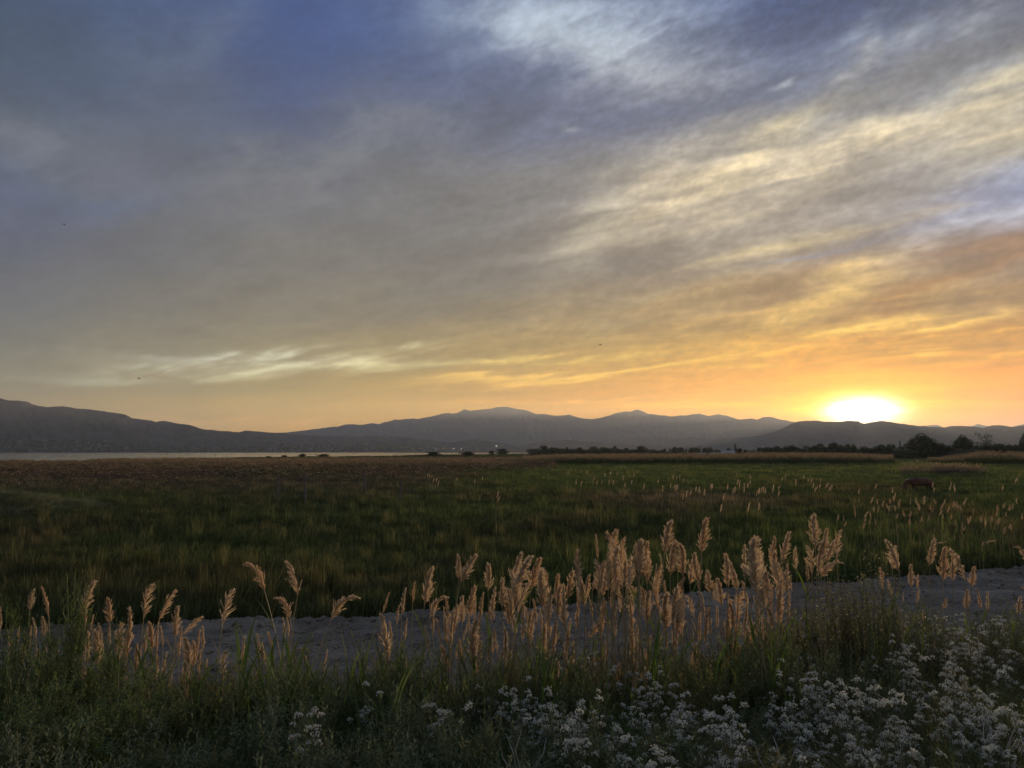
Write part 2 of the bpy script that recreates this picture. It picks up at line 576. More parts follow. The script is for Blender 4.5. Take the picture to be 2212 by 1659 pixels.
def grid_mesh(name, X, Y, Z, mat, smooth=True, wrap=False, crease=None):
    h, w = X.shape
    v = np.stack([X, Y, Z], -1).reshape(-1, 3).astype(np.float32)
    i = np.arange(h * w).reshape(h, w)
    if wrap:
        i = np.concatenate([i, i[:, :1]], 1)
    q = np.stack([i[:-1, :-1], i[:-1, 1:], i[1:, 1:], i[1:, :-1]], -1)
    if crease is not None:                      # a sharp crest: the rows on its two sides share no vertices
        q = np.delete(q, crease, 0)
    q = q.reshape(-1, 4)
    me = bpy.data.meshes.new(name)
    me.vertices.add(len(v))
    me.vertices.foreach_set('co', v.ravel())
    me.loops.add(q.size)
    me.polygons.add(len(q))
    me.loops.foreach_set('vertex_index', q.ravel().astype(np.int32))
    me.polygons.foreach_set('loop_start', (np.arange(len(q)) * 4).astype(np.int32))
    me.polygons.foreach_set('loop_total', np.full(len(q), 4, np.int32))
    me.polygons.foreach_set('use_smooth', np.full(len(q), smooth))
    me.update(calc_edges=True)
    me.materials.append(mat)
    return me


# ------------------------------------------------------------------ materials
def material(name):
    m = bpy.data.materials.new(name)
    m.use_nodes = True
    m.node_tree.nodes.clear()
    n = Net(m.node_tree)
    out = n.new('ShaderNodeOutputMaterial')
    return m, n, out


def finish(n, out, shader):
    n.t.links.new(shader, out.inputs['Surface'])


def principled(n, col, rough=0.9, spec=0.2, normal=None):
    b = n.new('ShaderNodeBsdfPrincipled')
    n.put(b.inputs['Base Color'], col)
    n.put(b.inputs['Roughness'], rough)
    b.inputs['Specular IOR Level'].default_value = spec
    if normal is not None:
        n.put(b.inputs['Normal'], normal)
    return b.outputs[0]


def leafy(name, c1, c2, trans=0.35, tcol=None, scale=3.0, rough=0.6, spec=0.25, tint=False, jitter=0.25, c3=None):
    """thin plant matter: lit on both sides, some of the light comes through"""
    m, n, out = material(name)
    geo = n.new('ShaderNodeNewGeometry')
    f = n.noise(geo.outputs['Position'], scale, 3.0, 0.6)
    f = n.maprange(f, 0.3, 0.7)
    col = n.mix(f, (*c1, 1), (*c2, 1))
    info = n.new('ShaderNodeObjectInfo')
    if c3 is not None:
        col = n.mix(n.maprange(info.outputs['Random'], 0.45, 1.0), col, (*c3, 1))
    if tint:
        at = n.new('ShaderNodeAttribute', attribute_type='INSTANCER', attribute_name='tint')
        col = n.mix(0.75, col, at.outputs['Color'])
    isl = n.new('ShaderNodeNewGeometry').outputs['Random Per Island']
    k = n.math('MULTIPLY_ADD', isl, 2 * jitter, 1 - jitter)
    k2 = n.math('MULTIPLY_ADD', info.outputs['Random'], 0.3, 0.85)
    col = n.vmath('SCALE', col, n.math('MULTIPLY', k, k2))
    b = principled(n, col, rough, spec)
    t = n.new('ShaderNodeBsdfTranslucent')
    if tcol is None:
        n.put(t.inputs[0], col)
    else:
        n.put(t.inputs[0], n.mix(0.6, col, (*tcol, 1)))
    mx = n.new('ShaderNodeMixShader')
    mx.inputs[0].default_value = trans
    n.t.links.new(b, mx.inputs[1])
    n.t.links.new(t.outputs[0], mx.inputs[2])
    finish(n, out, mx.outputs[0])
    return m


def plain(name, col, col2=None, scale=4.0, rough=0.9, spec=0.2, bump=0.0, bscale=None):
    m, n, out = material(name)
    geo = n.new('ShaderNodeTexCoord').outputs['Object']
    c = (*col, 1)
    if col2 is not None:
        c = n.mix(n.maprange(n.noise(geo, scale, 6.0, 0.6), 0.35, 0.65), c, (*col2, 1))
    nm = None
    if bump:
        b = n.new('ShaderNodeBump')
        b.inputs['Strength'].default_value = bump
        n.put(b.inputs['Height'], n.noise(geo, bscale or scale * 4, 6.0, 0.6))
        nm = b.outputs[0]
    finish(n, out, principled(n, c, rough, spec, nm))
    return m


# ------------------------------------------------------------------ lie of the land
TRACK_X = [-30, -16, -9.6, -5.1, 0.0, 4.6, 9.3, 13.9, 22, 40]
TRACK_Y = [13.0, 13.6, 14.4, 15.35, 16.1, 18.4, 20.0, 21.8, 25.5, 34]


def track_far(x):
    return np.interp(x, TRACK_X, TRACK_Y)


def track_near(x):
    return track_far(x) - np.clip(4.3 + 0.10 * (x + 9.0), 3.6, 7.0)


SHORE_PX = [-3000, -600, 0, 196, 205, 366, 490, 550, 835, 930, 1060, 1150, 1195]
SHORE_Y = [300, 300, 288, 288, 352, 372, 400, 440, 610, 820, 1380, 2300, 5000]
FAR_SHORE = 5200.0


def lake_mask(x, y):
    """1 over the lake, 0 over land"""
    Y = np.maximum(y, 1.0)
    px = 1106 + FPX * x / Y
    near = np.interp(px, SHORE_PX, SHORE_Y) * (1 + 0.03 * np.sin(px * 0.05) + 0.02 * np.sin(px * 0.17))
    m = sstep(y, near, near * 1.02 + 4) * (1 - sstep(y, FAR_SHORE, FAR_SHORE + 60)) * (px < 1195)
    return m


def ground_z(x, y):
    x = np.asarray(x, dtype=np.float64)
    y = np.asarray(y, dtype=np.float64)
    yn = track_near(x)
    t = np.clip((yn - y) / np.maximum(yn, 1.0), 0, 1.6)
    z = np.minimum(1.8 * t ** 1.3, 1.8)
    yf = track_far(x)
    # broken, crumbled kerb of spoil along the far side of the track
    berm = np.exp(-((y - yf + 0.25) / 0.32) ** 2) * (0.13 + 0.10 * gnoise(x * 0.9, y * 0.5, 5))
    z = z + np.maximum(berm, 0)
    # low weedy mound in the meadow at the left
    z = z + 1.25 * np.exp(-(((x + 26.0) / 5.0) ** 2 + ((y - 38.0) / 6.0) ** 2))
    m = lake_mask(x, y)
    z = z * (1 - m) - 1.6 * m
    return z


def gz(x, y):
    return float(ground_z(np.array([x]), np.array([y]))[0])


# ground
def make_ground():
    m, n, out = material('meadow_soil')
    pos = n.new('ShaderNodeNewGeometry').outputs['Position']
    a = n.maprange(n.noise(pos, 0.035, 6.0, 0.6), 0.38, 0.62)
    b = n.maprange(n.noise(pos, 0.6, 6.0, 0.6), 0.35, 0.65)
    col = n.mix(a, (0.055, 0.070, 0.028, 1), (0.085, 0.075, 0.040, 1))
    col = n.mix(n.math('MULTIPLY', b, 0.5), col, (0.035, 0.036, 0.018, 1))
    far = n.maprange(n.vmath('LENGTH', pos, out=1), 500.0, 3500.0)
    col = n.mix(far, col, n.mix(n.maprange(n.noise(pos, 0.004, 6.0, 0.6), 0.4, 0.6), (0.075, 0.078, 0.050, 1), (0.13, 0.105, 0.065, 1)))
    bp = n.new('ShaderNodeBump')
    bp.inputs['Strength'].default_value = 0.6
    bp.inputs['Distance'].default_value = 0.1
    n.put(bp.inputs['Height'], n.noise(pos, 9.0, 6.0, 0.7))
    finish(n, out, principled(n, col, 0.95, 0.1, bp.outputs[0]))
    az = np.concatenate([np.linspace(-50, 50, 401), np.linspace(50, 310, 131)[1:-1]])
    r = np.concatenate([np.linspace(0.3, 30, 150), np.geomspace(30, 27000, 191)[1:]])
    A, Rr = np.meshgrid(np.radians(az), r)
    X, Y = Rr * np.sin(A), Rr * np.cos(A)
    Z = ground_z(X, Y)
    o = bpy.data.objects.new('ground', grid_mesh('ground', X, Y, Z, m, wrap=True))
    tag(link(o), kind='structure')


make_ground()


# dirt track: trampled pale clay with crumbs and wheel marks
def make_track():
    m, n, out = material('grey_clay')
    pos = n.new('ShaderNodeNewGeometry').outputs['Position']
    str_ = n.mapping(n.mapping(pos, rot=(0, 0, rad(-14))), scale=(0.35, 1.3, 1))
    a = n.maprange(n.noise(str_, 1.6, 8.0, 0.65), 0.35, 0.68)
    b = n.maprange(n.noise(pos, 24.0, 6.0, 0.65), 0.35, 0.68)
    c = n.maprange(n.noise(pos, 0.35, 5.0, 0.6), 0.38, 0.62)
    col = n.mix(a, (0.135, 0.110, 0.085, 1), (0.34, 0.29, 0.23, 1))
    col = n.mix(n.math('MULTIPLY', b, 0.55), col, (0.43, 0.375, 0.31, 1))
    col = n.mix(n.math('MULTIPLY', c, 0.45), col, (0.12, 0.10, 0.08, 1))
    dry = n.maprange(n.noise(str_, 4.0, 6.0, 0.7), 0.55, 0.66)
    col = n.mix(n.math('MULTIPLY', dry, 0.7), col, (0.085, 0.068, 0.048, 1))
    bp = n.new('ShaderNodeBump')
    bp.inputs['Strength'].default_value = 0.9
    bp.inputs['Distance'].default_value = 0.05
    n.put(bp.inputs['Height'], n.math('ADD', n.noise(pos, 30.0, 8.0, 0.7), n.math('MULTIPLY', n.noise(str_, 5.0, 8.0, 0.6), 1.6)))
    finish(n, out, principled(n, col, 0.95, 0.1, bp.outputs[0]))
    xs = np.linspace(-20, 30, 900)
    ts = np.linspace(0, 1, 130)
    Xg, T = np.meshgrid(xs, ts)
    yn, yf = track_near(Xg) - 0.5, track_far(Xg)
    edge = 0.16 * fbm(xs * 1.1, xs * 0 + 3.3, 5, 0.6, 11)
    Yg = yn + (yf + edge[None, :] - yn) * T
    Z = ground_z(Xg, Yg) + 0.006
    body = sstep(T, 0.0, 0.06) * (1 - sstep(T, 0.985, 1.0))
    Z = Z + body * (0.015 + 0.07 * np.abs(fbm(Xg * 1.2, Yg * 2.4, 6, 0.62, 21)) + 0.075 * fbm(Xg * 4, Yg * 6, 5, 0.65, 23)
                    + 0.10 * sstep(T, 0.90, 0.96) * np.abs(fbm(Xg * 3.5, Yg * 3.5, 5, 0.7, 25)) * 2.0)
    o = bpy.data.objects.new('dirt_track', grid_mesh('dirt_track', Xg, Yg, Z, m))
    tag(link(o), kind='structure')
    return m


MAT_CLAY = make_track()


# lake
def make_lake():
    m, n, out = material('lake_water')
    pos = n.new('ShaderNodeNewGeometry').outputs['Position']
    w1 = n.noise(n.mapping(pos, scale=(0.10, 0.35, 1)), 1.0, 6.0, 0.65)
    w2 = n.noise(n.mapping(pos, scale=(0.0012, 0.010, 1)), 1.0, 5.0, 0.6)
    rough = n.maprange(w2, 0.42, 0.58, 0.06, 0.16)
    bp = n.new('ShaderNodeBump')
    bp.inputs['Strength'].default_value = 0.16
    bp.inputs['Distance'].default_value = 1.2
    n.put(bp.inputs['Height'], w1)
    b = n.new('ShaderNodeBsdfPrincipled')
    b.inputs['Base Color'].default_value = (0.05, 0.06, 0.065, 1)
    n.put(b.inputs['Roughness'], rough)
    b.inputs['IOR'].default_value = 1.333
    n.put(b.inputs['Normal'], bp.outputs[0])
    finish(n, out, b.outputs[0])
    X, Y = np.meshgrid(np.linspace(-14000, 1500, 60), np.concatenate([np.linspace(250, 1500, 40), np.linspace(1500, 5262, 30)[1:]]))
    o = bpy.data.objects.new('lake', grid_mesh('lake', X, Y, X * 0 - 0.15, m))
    tag(link(o), kind='structure')


make_lake()


# ------------------------------------------------------------------ mountains
def C1(*p):
    return [crop(x, y, 0, 1500, 1.58) for x, y in p]


def C2(*p):
    return [crop(x, y, 1300, 1500, 1.58) for x, y in p]


def C3(*p):
    return [crop(x, y, 2632, 1500, 1.58) for x, y in p]


LEFT = [(-900, 800), (-500, 792), (-250, 822), (-90, 846)] + C1(
    (0, 105), (50, 121), (100, 122), (170, 128), (200, 143), (250, 157), (300, 162), (375, 156), (430, 163), (480, 172), (540, 175),
    (640, 187), (700, 197), (780, 208), (820, 230), (880, 238), (940, 245), (970, 256), (1020, 247), (1070, 256), (1120, 268),
    (1180, 272), (1250, 298), (1350, 308), (1480, 319), (1530, 308), (1600, 314), (1700, 322), (1850, 333), (2000, 340)) + C2(
    (0, 343), (180, 347), (300, 340), (400, 347), (480, 346), (560, 358), (640, 369), (700, 377), (760, 392), (860, 408), (960, 425), (1050, 436))
LOW1 = C2((560, 436), (650, 412), (740, 386), (830, 372), (880, 365), (950, 372), (1020, 378), (1090, 392), (1150, 402), (1220, 416), (1300, 436))
LOW2 = C2((1000, 436), (1090, 412), (1180, 400), (1280, 383), (1380, 376), (1480, 368), (1560, 376), (1640, 382), (1700, 384), (1800, 392),
          (1900, 396), (2050, 405), (2212, 420)) + C3((60, 436),)
LOW3 = C2((1500, 436), (1600, 400), (1680, 378), (1800, 360), (1880, 362), (1950, 352), (2030, 356), (2090, 345)) + C3(
    (0, 352), (60, 358), (130, 343), (180, 352), (280, 370), (400, 385), (560, 410), (700, 436))
CENTRAL = C1((1500, 400), (1600, 345), (1700, 322), (1780, 321), (1870, 310), (1920, 305), (2030, 290), (2080, 285), (2170, 268)) + C2(
    (0, 287), (45, 285), (100, 272), (150, 268), (185, 275), (265, 262), (300, 268), (350, 255), (400, 240), (440, 240), (510, 233),
    (550, 235), (620, 222), (680, 207), (740, 199), (765, 203), (790, 200), (830, 176), (870, 185), (940, 178), (1000, 172), (1040, 162),
    (1100, 161), (1140, 170), (1170, 176), (1220, 182), (1280, 205), (1340, 206), (1400, 217), (1490, 210), (1530, 222), (1560, 231),
    (1630, 238), (1700, 226), (1780, 200), (1840, 188), (1870, 190), (1912, 178), (1950, 190), (1980, 205), (2060, 213), (2140, 222),
    (2175, 214)) + C3(
    (0, 218), (30, 222), (75, 213), (110, 215), (150, 207), (190, 203), (250, 218), (310, 206), (370, 218), (440, 240), (470, 238),
    (520, 233), (550, 241), (590, 224), (625, 222), (700, 240), (770, 252), (850, 272), (950, 300), (1100, 340), (1300, 400))
RIGHT = C3((60, 436), (180, 400), (300, 362), (450, 352), (560, 340), (640, 322), (700, 300), (760, 270), (800, 252), (850, 248), (930, 246), (970, 253),
           (1050, 254), (1090, 252), (1110, 247), (1180, 249), (1200, 262), (1215, 266), (1250, 260), (1290, 252), (1330, 248), (1370, 253),
           (1400, 258), (1500, 272), (1560, 280), (1640, 286), (1720, 289), (1760, 280), (1830, 279), (1900, 285), (1960, 291), (2010, 279),
           (2060, 273), (2110, 281), (2140, 287), (2212, 278)) + [(2290, 912), (2400, 905), (2600, 918), (2900, 900), (3300, 930)]
PEAKS = C3((1350, 310), (1460, 288), (1560, 283), (1600, 277), (1670, 272), (1715, 290), (1800, 297), (1860, 284), (1895, 278), (1925, 266), (1960, 276), (1990, 280), (2050, 290),
           (2100, 288), (2140, 284), (2212, 268)) + [(2260, 917), (2330, 908), (2420, 920), (2600, 905), (2800, 925)]


def hill_material(name, c1, c2, c3, scale):
    m, n, out = material(name)
    pos = n.new('ShaderNodeNewGeometry').outputs['Position']
    a = n.maprange(n.noise(pos, scale, 7.0, 0.62), 0.38, 0.62)
    b = n.maprange(n.noise(pos, scale * 5, 7.0, 0.65), 0.42, 0.64)
    col = n.mix(a, (*c1, 1), (*c2, 1))
    col = n.mix(n.math('MULTIPLY', b, 0.7), col, (*c3, 1))
    bp = n.new('ShaderNodeBump')
    bp.inputs['Strength'].default_value = 0.8
    bp.inputs['Distance'].default_value = 30.0
    n.put(bp.inputs['Height'], n.noise(pos, scale * 8, 7.0, 0.65))
    finish(n, out, principled(n, col, 0.95, 0.05, bp.outputs[0]))
    return m


def ridge(name, prof, d_crest, d_foot, mat, seed, spur=0.22, cols=520, rows=44, rough=1.0, toe=1.35):
    px = np.array([p[0] for p in prof])
    py = np.array([p[1] for p in prof])
    order = np.argsort(px)
    px, py = px[order], py[order]
    u = np.linspace(px[0], px[-1], cols)
    e = np.interp(u, px, py)
    e = e + rough * 1.7 * fbm(u * 0.06, u * 0 + seed, 5, 0.62, seed)
    dirs = [pdir(a, b) for a, b in zip(u, e)]
    tan_e = np.array([d.z / math.hypot(d.x, d.y) for d in dirs])
    az = np.array([math.atan2(d.x, d.y) for d in dirs])
    dc = d_crest * (1 + 0.10 * fbm(u * 0.006, u * 0 + 5.5, 3, 0.5, seed + 3))
    top = np.maximum(EYE + dc * tan_e, 2.0)
    t = np.concatenate([np.linspace(0, 1, rows), np.linspace(1, 1.6, 12)])
    nf = rows
    X, Y, Z = [], [], []
    for k, tt in enumerate(t):
        if k < nf:
            d = d_foot + (dc - d_foot) * tt
            base = top * (0.15 * tt + 0.85 * tt ** toe)
            wob = fbm(az * 26 + 1.2 * tt, tt * 1.6 + u * 0 + seed, 5, 0.55, seed + 9)
            gul = 1 - np.abs(fbm(az * 34 + 1.1 * tt + 1.6 * wob, tt * 1.9 + u * 0 + 0.5 * wob, 5, 0.5, seed + 5)) * 2.2
            amp = spur * (4 * tt * (1 - tt)) ** 0.8
            z = base + top * amp * (0.55 * gul - 0.35 + 0.5 * wob)
            lim = EYE + d * tan_e
            z = np.minimum(z, np.maximum(lim - 0.5, 0.0) if tt < 1 else top)
            z = np.maximum(z, -0.3 if tt == 0 else 0.1 + tt)
            if tt == 0:
                z = z * 0 - 1.0
        else:
            d = dc + (dc - d_foot) * (tt - 1)
            z = top * (1 - ((tt - 1) / 0.6) ** 1.0 * 1.02)
        X.append(d * np.sin(az))
        Y.append(d * np.cos(az))
        Z.append(z)
    X, Y, Z = np.array(X), np.array(Y), np.array(Z)
    o = bpy.data.objects.new(name, grid_mesh(name, X, Y, Z, mat, crease=nf - 1))
    tag(link(o), kind='structure')
    return u, X, Y, Z


MH1 = hill_material('sage_slope', (0.058, 0.062, 0.060), (0.088, 0.082, 0.072), (0.038, 0.046, 0.044), 0.0022)
MH2 = hill_material('far_rock', (0.050, 0.049, 0.050), (0.068, 0.064, 0.062), (0.038, 0.04, 0.04), 0.0009)
ridge('mountains', CENTRAL, 17000, 12500, MH2, 3, spur=0.30, cols=900, rows=40)
ridge('mountains', PEAKS, 22500, 20500, MH2, 4, spur=0.3, cols=500, rows=20)
ridge('hills', LOW3, 12000, 10300, MH2, 5, spur=0.2, cols=360, rows=24)
LEFT_SLOPE = ridge('mountains', LEFT, 7600, 5240, MH1, 6, spur=0.34, cols=1000, rows=70, toe=1.5)
ridge('hills', RIGHT, 9000, 6600, MH1, 8, spur=0.26, cols=800, rows=50)
LOW1_SLOPE = ridge('hills', LOW1, 6900, 6000, MH1, 9, spur=0.2, cols=260, rows=24, rough=.6)
LOW2_SLOPE = ridge('hills', LOW2, 7400, 6200, MH1, 10, spur=0.2, cols=360, rows=24, rough=.6)


# ------------------------------------------------------------------ evening haze over the whole valley
def make_haze():
    m = bpy.data.materials.new('evening_haze')
    m.use_nodes = True
    m.node_tree.nodes.clear()
    n = Net(m.node_tree)
    out = n.new('ShaderNodeOutputMaterial')
    v = n.new('ShaderNodeVolumePrincipled')
    v.inputs['Color'].default_value = (0.74, 0.83, 0.93, 1)
    v.inputs['Density'].default_value = 3.8e-5
    v.inputs['Anisotropy'].default_value = 0.32
    n.t.links.new(v.outputs[0], out.inputs['Volume'])
    b = MB()
    b.box((0, 0, 0), (1, 1, 1))
    o = b.build('haze', m)
    zb, zt = -2.7, 1080.0
    o.scale = (58000, 58000, zt - zb)
    o.location = (0, 0, (zt + zb) / 2)
    tag(o, kind='stuff')


make_haze()

# ------------------------------------------------------------------ trees and bushes beyond the meadow
MAT_BARK = plain('bark', (0.06, 0.048, 0.038), (0.09, 0.075, 0.06), 3.0)
MAT_LEAF_DARK = leafy('dark_foliage', (0.035, 0.052, 0.022), (0.055, 0.072, 0.030), 0.18, scale=0.5, jitter=0.4)
MAT_LEAF_SAGE = leafy('grey_foliage', (0.085, 0.095, 0.062), (0.115, 0.12, 0.078), 0.2, scale=0.5, jitter=0.4)


def crown_mesh(name, seed, mat, shape='round', n=1300, leaf=0.075, hole=0.0):
    """leaf clumps spread through a crown of unit width and unit height (z 0..1)"""
    r = random.Random(seed)
    lobes = []
    if shape == 'round':
        for _ in range(15):
            a, q, z = r.uniform(0, 6.28), r.uniform(0, .30) ** 0.8, r.uniform(.22, .80)
            k = 1.0 - 0.75 * max(0, z - .45)
            lobes.append((q * k * math.cos(a) * 1.15, q * k * math.sin(a) * 1.15, z, r.uniform(.13, .23), r.uniform(.12, .2)))
        lobes += [(0, 0, .45, .34, .34), (.05, .0, .7, .24, .24), (0, 0, .2, .36, .2)]
    elif shape == 'wide':
        for _ in range(18):
            a, q, z = r.uniform(0, 6.28), r.uniform(0, .40), r.uniform(.2, .72)
            lobes.append((q * math.cos(a), q * math.sin(a), z, r.uniform(.10, .18), r.uniform(.16, .28)))
        lobes += [(0, 0, .3, .42, .3)]
    elif shape == 'dome':
        for _ in range(26):
            a, q = r.uniform(0, 6.28), r.uniform(0.05, .44)
            z = .88 * math.cos(q * 2.6) * r.uniform(.6, 1.0)
            lobes.append((q * math.cos(a), q * math.sin(a), max(z, .22), r.uniform(.09, .15), r.uniform(.08, .14)))
        lobes += [(0, 0, .45, .34, .42), (0, 0, .2, .42, .2)]
    elif shape == 'sparse':
        for _ in range(13):
            a, q, z = r.uniform(0, 6.28), r.uniform(.05, .38), r.uniform(.3, .92)
            lobes.append((q * math.cos(a), q * math.sin(a), z, r.uniform(.07, .13), r.uniform(.08, .16)))
        lobes += [(0, 0, .2, .38, .2), (0, 0, .45, .2, .25)]
    elif shape == 'column':
        for k in range(9):
            lobes.append((r.uniform(-.1, .1), r.uniform(-.1, .1), .12 + .1 * k, .34 - .02 * k, .13))
    b = MB()
    wt = [l[3] * l[3] * l[4] for l in lobes]
    for _ in range(n):
        l = r.choices(lobes, wt)[0]
        while True:
            d = Vector((r.gauss(0, 1), r.gauss(0, 1), r.gauss(0, 1))).normalized()
            break
        k = r.uniform(.55, 1.0) ** .5 * r.uniform(.85, 1.08)
        p = Vector((l[0] + d.x * l[3] * k, l[1] + d.y * l[3] * k, l[2] + d.z * l[4] * k))
        if p.z < 0.02:
            continue
        s = leaf * r.uniform(.5, 1.25)
        u = Vector((r.gauss(0, 1), r.gauss(0, 1), r.gauss(0, .6))).normalized()
        w = (d + Vector((r.gauss(0, .5), r.gauss(0, .5), r.gauss(0, .5)))).cross(u)
        w = w.normalized() if w.length > 1e-4 else Vector((0, 0, 1))
        b.face([p - u * s * .5, p + w * s * .35, p + u * s * .5, p - w * s * .3])
    return b.mesh(name, mat)


def trunk_mesh(name, seed, spread=0.5):
    r = random.Random(seed)
    b = MB()
    b.tube([(0, 0, -.06), (.01, 0, .15), (-.01, .01, .35), (.02, 0, .6)], [.045, .036, .028, .014], 7)
    for k in range(6):
        a = r.uniform(0, 6.28)
        z0 = r.uniform(.14, .4)
        L = r.uniform(.2, .4) * spread * 1.6
        b.tube([(0, 0, z0), (math.cos(a) * L * .45, math.sin(a) * L * .45, z0 + .10), (math.cos(a) * L, math.sin(a) * L, z0 + .30)], [.02, .014, .005], 5)
    return b.mesh(name, MAT_BARK)


CROWNS = {}
for i, (sh, mt, n, lf, hl) in enumerate([('round', MAT_LEAF_DARK, 3400, .075, 0), ('wide', MAT_LEAF_DARK, 3600, .072, 0), ('dome', MAT_LEAF_DARK, 7500, .048, 0),
                                         ('sparse', MAT_LEAF_DARK, 2100, .050, 0), ('column', MAT_LEAF_DARK, 1500, .09, 0)]):
    CROWNS[sh] = [crown_mesh('crown', 40 + i * 7 + k, mt, sh, n, lf) for k in range(3)]
CROWNS['sage'] = [crown_mesh('crown', 90 + k, MAT_LEAF_SAGE, 'wide', 3400, .070) for k in range(3)]
TRUNKS = [trunk_mesh('trunk', 5 + k) for k in range(3)]


def tree(name, px, top, wpx, Y, shape, label, cat, group=None, k=0, base=0.0):
    x = (px - 1106) / FPX * Y
    h = EYE + (976.4 - top) / FPX * Y
    w = wpx / FPX * Y
    z0 = gz(x, Y) - 0.05
    root = empty(name, (x, Y, z0), R.uniform(-.5, .5))
    c = bpy.data.objects.new('crown', CROWNS[shape][k % 3])
    c.scale = (w * 1.22, w * 1.05, h * 1.06)
    link(c, root)
    t = bpy.data.objects.new('trunk', TRUNKS[k % 3])
    t.scale = (w * 1.2, w * 1.2, h)
    link(t, root)
    return tag(root, label, cat, group)


def c7(X, Y):
    return crop(X, Y, 2100, 1700, 2.458)


def c5(X, Y):
    return crop(X, Y, 2900, 1640, 3.687)


def c6(X, Y):
    return crop(X, Y, 3432, 1640, 3.687)


FAR_TREES = [  # far row, from the lake end towards the sun: (X, top Y, width, shape, words)
    (100, 126, 72, 'round', 'tall round dark tree standing first beside the end of the lake'),
    (230, 139, 120, 'wide', 'broad dark tree clump beside the end of the lake'),
    (320, 145, 44, 'round', 'small round tree against the broad clump near the lake end'),
    (580, 136, 76, 'round', 'low round tree alone between two gaps in the far hedge'),
    (690, 132, 118, 'wide', 'widest flat-topped tree of the far row over the hedge'),
    (782, 134, 66, 'round', 'round tree touching the sunward end of the widest far tree'),
    (895, 150, 48, 'round', 'small lone round tree midway along the far hedge'),
    (1035, 132, 94, 'round', 'tall broad round tree at the hedge end of the far row'),
    (1095, 155, 36, 'round', 'tiny tree at the foot of the tall broad round tree'),
    (1266, 159, 28, 'round', 'thin small tree starting the tree group before the houses'),
    (1310, 157, 32, 'sparse', 'small open tree second in the group before the houses'),
    (1356, 142, 62, 'round', 'taller round tree rising in the group before the houses'),
    (1416, 146, 74, 'round', 'wide dark tree in the middle of the group before the houses'),
    (1470, 147, 42, 'sparse', 'gappy tree between two denser trees before the houses'),
    (1520, 149, 58, 'round', 'dense tree beside the gappy tree before the houses'),
    (1566, 145, 60, 'round', 'dark tree joined to the slim broken-topped tree'),
    (1600, 132, 38, 'sparse', 'slim broken-topped tree standing over its neighbours'),
    (1652, 151, 62, 'round', 'low tree on the sunward side of the broken-topped tree'),
    (1710, 147, 70, 'wide', 'flat pale-edged tree before the low white sheds'),
    (1780, 160, 82, 'wide', 'low wide tree between the white sheds'),
    (1882, 155, 58, 'round', 'round tree growing right behind the white-roofed house'),
    (1946, 126, 35, 'column', 'narrow columnar dark tree beside the white-roofed house'),
    (1985, 157, 62, 'round', 'bushy tree leaning on the columnar tree'),
]
n_far = 0
for X, Yt, w, sh, lab in FAR_TREES:
    a, b = c7(X, Yt)
    tree('tree', a, b, w / 2.458 * .5486, 800 + 40 * math.sin(X), sh, lab, 'tree', 'trees along the far edge of the meadow', n_far)
    n_far += 1
MID_TREES = [
    (30, 457, 84, 'round', 520, 'round dark tree at the sunward end of the houses'),
    (112, 474, 64, 'round', 520, 'small tree between the houses and a wide low bush'),
    (312, 444, 62, 'round', 900, 'pale distant round tree seen over low bushes'),
    (420, 459, 84, 'wide', 900, 'pale distant flat tree beside the fence-like sheds'),
    (565, 419, 122, 'round', 500, 'tall round dark tree standing apart at the start of the wood'),
    (900, 440, 124, 'wide', 520, 'rounded tree between the long bush and the open-crowned tree'),
    (980, 413, 112, 'sparse', 520, 'open-crowned tree with sky showing through its top'),
    (1060, 450, 84, 'round', 520, 'low tree under the open-crowned tree'),
    (1190, 384, 184, 'round', 500, 'big tree forming the near shoulder of the highest clump below the sun'),
    (1392, 350, 196, 'dome', 505, 'highest tree of the clump just lakeward of the sun'),
    (1492, 404, 104, 'round', 500, 'tree at the sunward foot of the highest clump'),
    (1590, 394, 124, 'round', 500, 'tree directly under the lakeward edge of the glare'),
    (1682, 400, 134, 'wide', 500, 'flat-topped tree directly under the sun'),
    (1862, 404, 172, 'wide', 495, 'long low tree just sunward of the flat-topped one'),
    (2082, 399, 142, 'round', 490, 'double-headed tree lakeward of the great domed tree'),
]
for i, (X, Yt, w, sh, Y, lab) in enumerate(MID_TREES):
    a, b = c5(X, Yt)
    tree('tree', a, b, w / 3.687 * .5486, Y, sh, lab, 'tree', 'trees of the wood below the sun', i)
NEAR_TREES = [
    (110, 400, 132, 'round', 480, 'dark tree standing nearest the double-headed tree'),
    (232, 394, 122, 'round', 480, 'round tree behind the pale willow bush'),
    (292, 390, 84, 'round', 480, 'narrow tree lakeward of the small spire'),
    (395, 364, 32, 'column', 480, 'small spire-topped tree against the great domed tree'),
    (690, 250, 490, 'dome', 430, 'great domed dark tree, largest of all, past the sun'),
    (1012, 404, 134, 'round', 440, 'low tree filling the gap after the great domed tree'),
    (1100, 409, 104, 'round', 440, 'small tree tucked against the second domed tree'),
    (1295, 272, 330, 'dome', 430, 'second domed dark tree, smaller than the great one'),
    (1650, 246, 300, 'sparse', 430, 'tall open feathery tree between the domed tree and the pylons'),
    (1790, 400, 124, 'round', 425, 'low tree at the foot of the tall open tree'),
    (1872, 390, 142, 'round', 425, 'rounded tree below the nearer pylon'),
    (1962, 395, 122, 'round', 425, 'rounded tree between the two pylons'),
    (2062, 400, 124, 'round', 425, 'rounded tree below the farther pylon'),
    (2240, 226, 270, 'dome', 415, 'large dark tree cut by the edge of the view'),
]
for i, (X, Yt, w, sh, Y, lab) in enumerate(NEAR_TREES):
    a, b = c6(X, Yt)
    tree('tree', a, b, w / 3.687 * .5486, Y, sh, lab, 'tree', 'trees of the wood past the sun', i + 1)
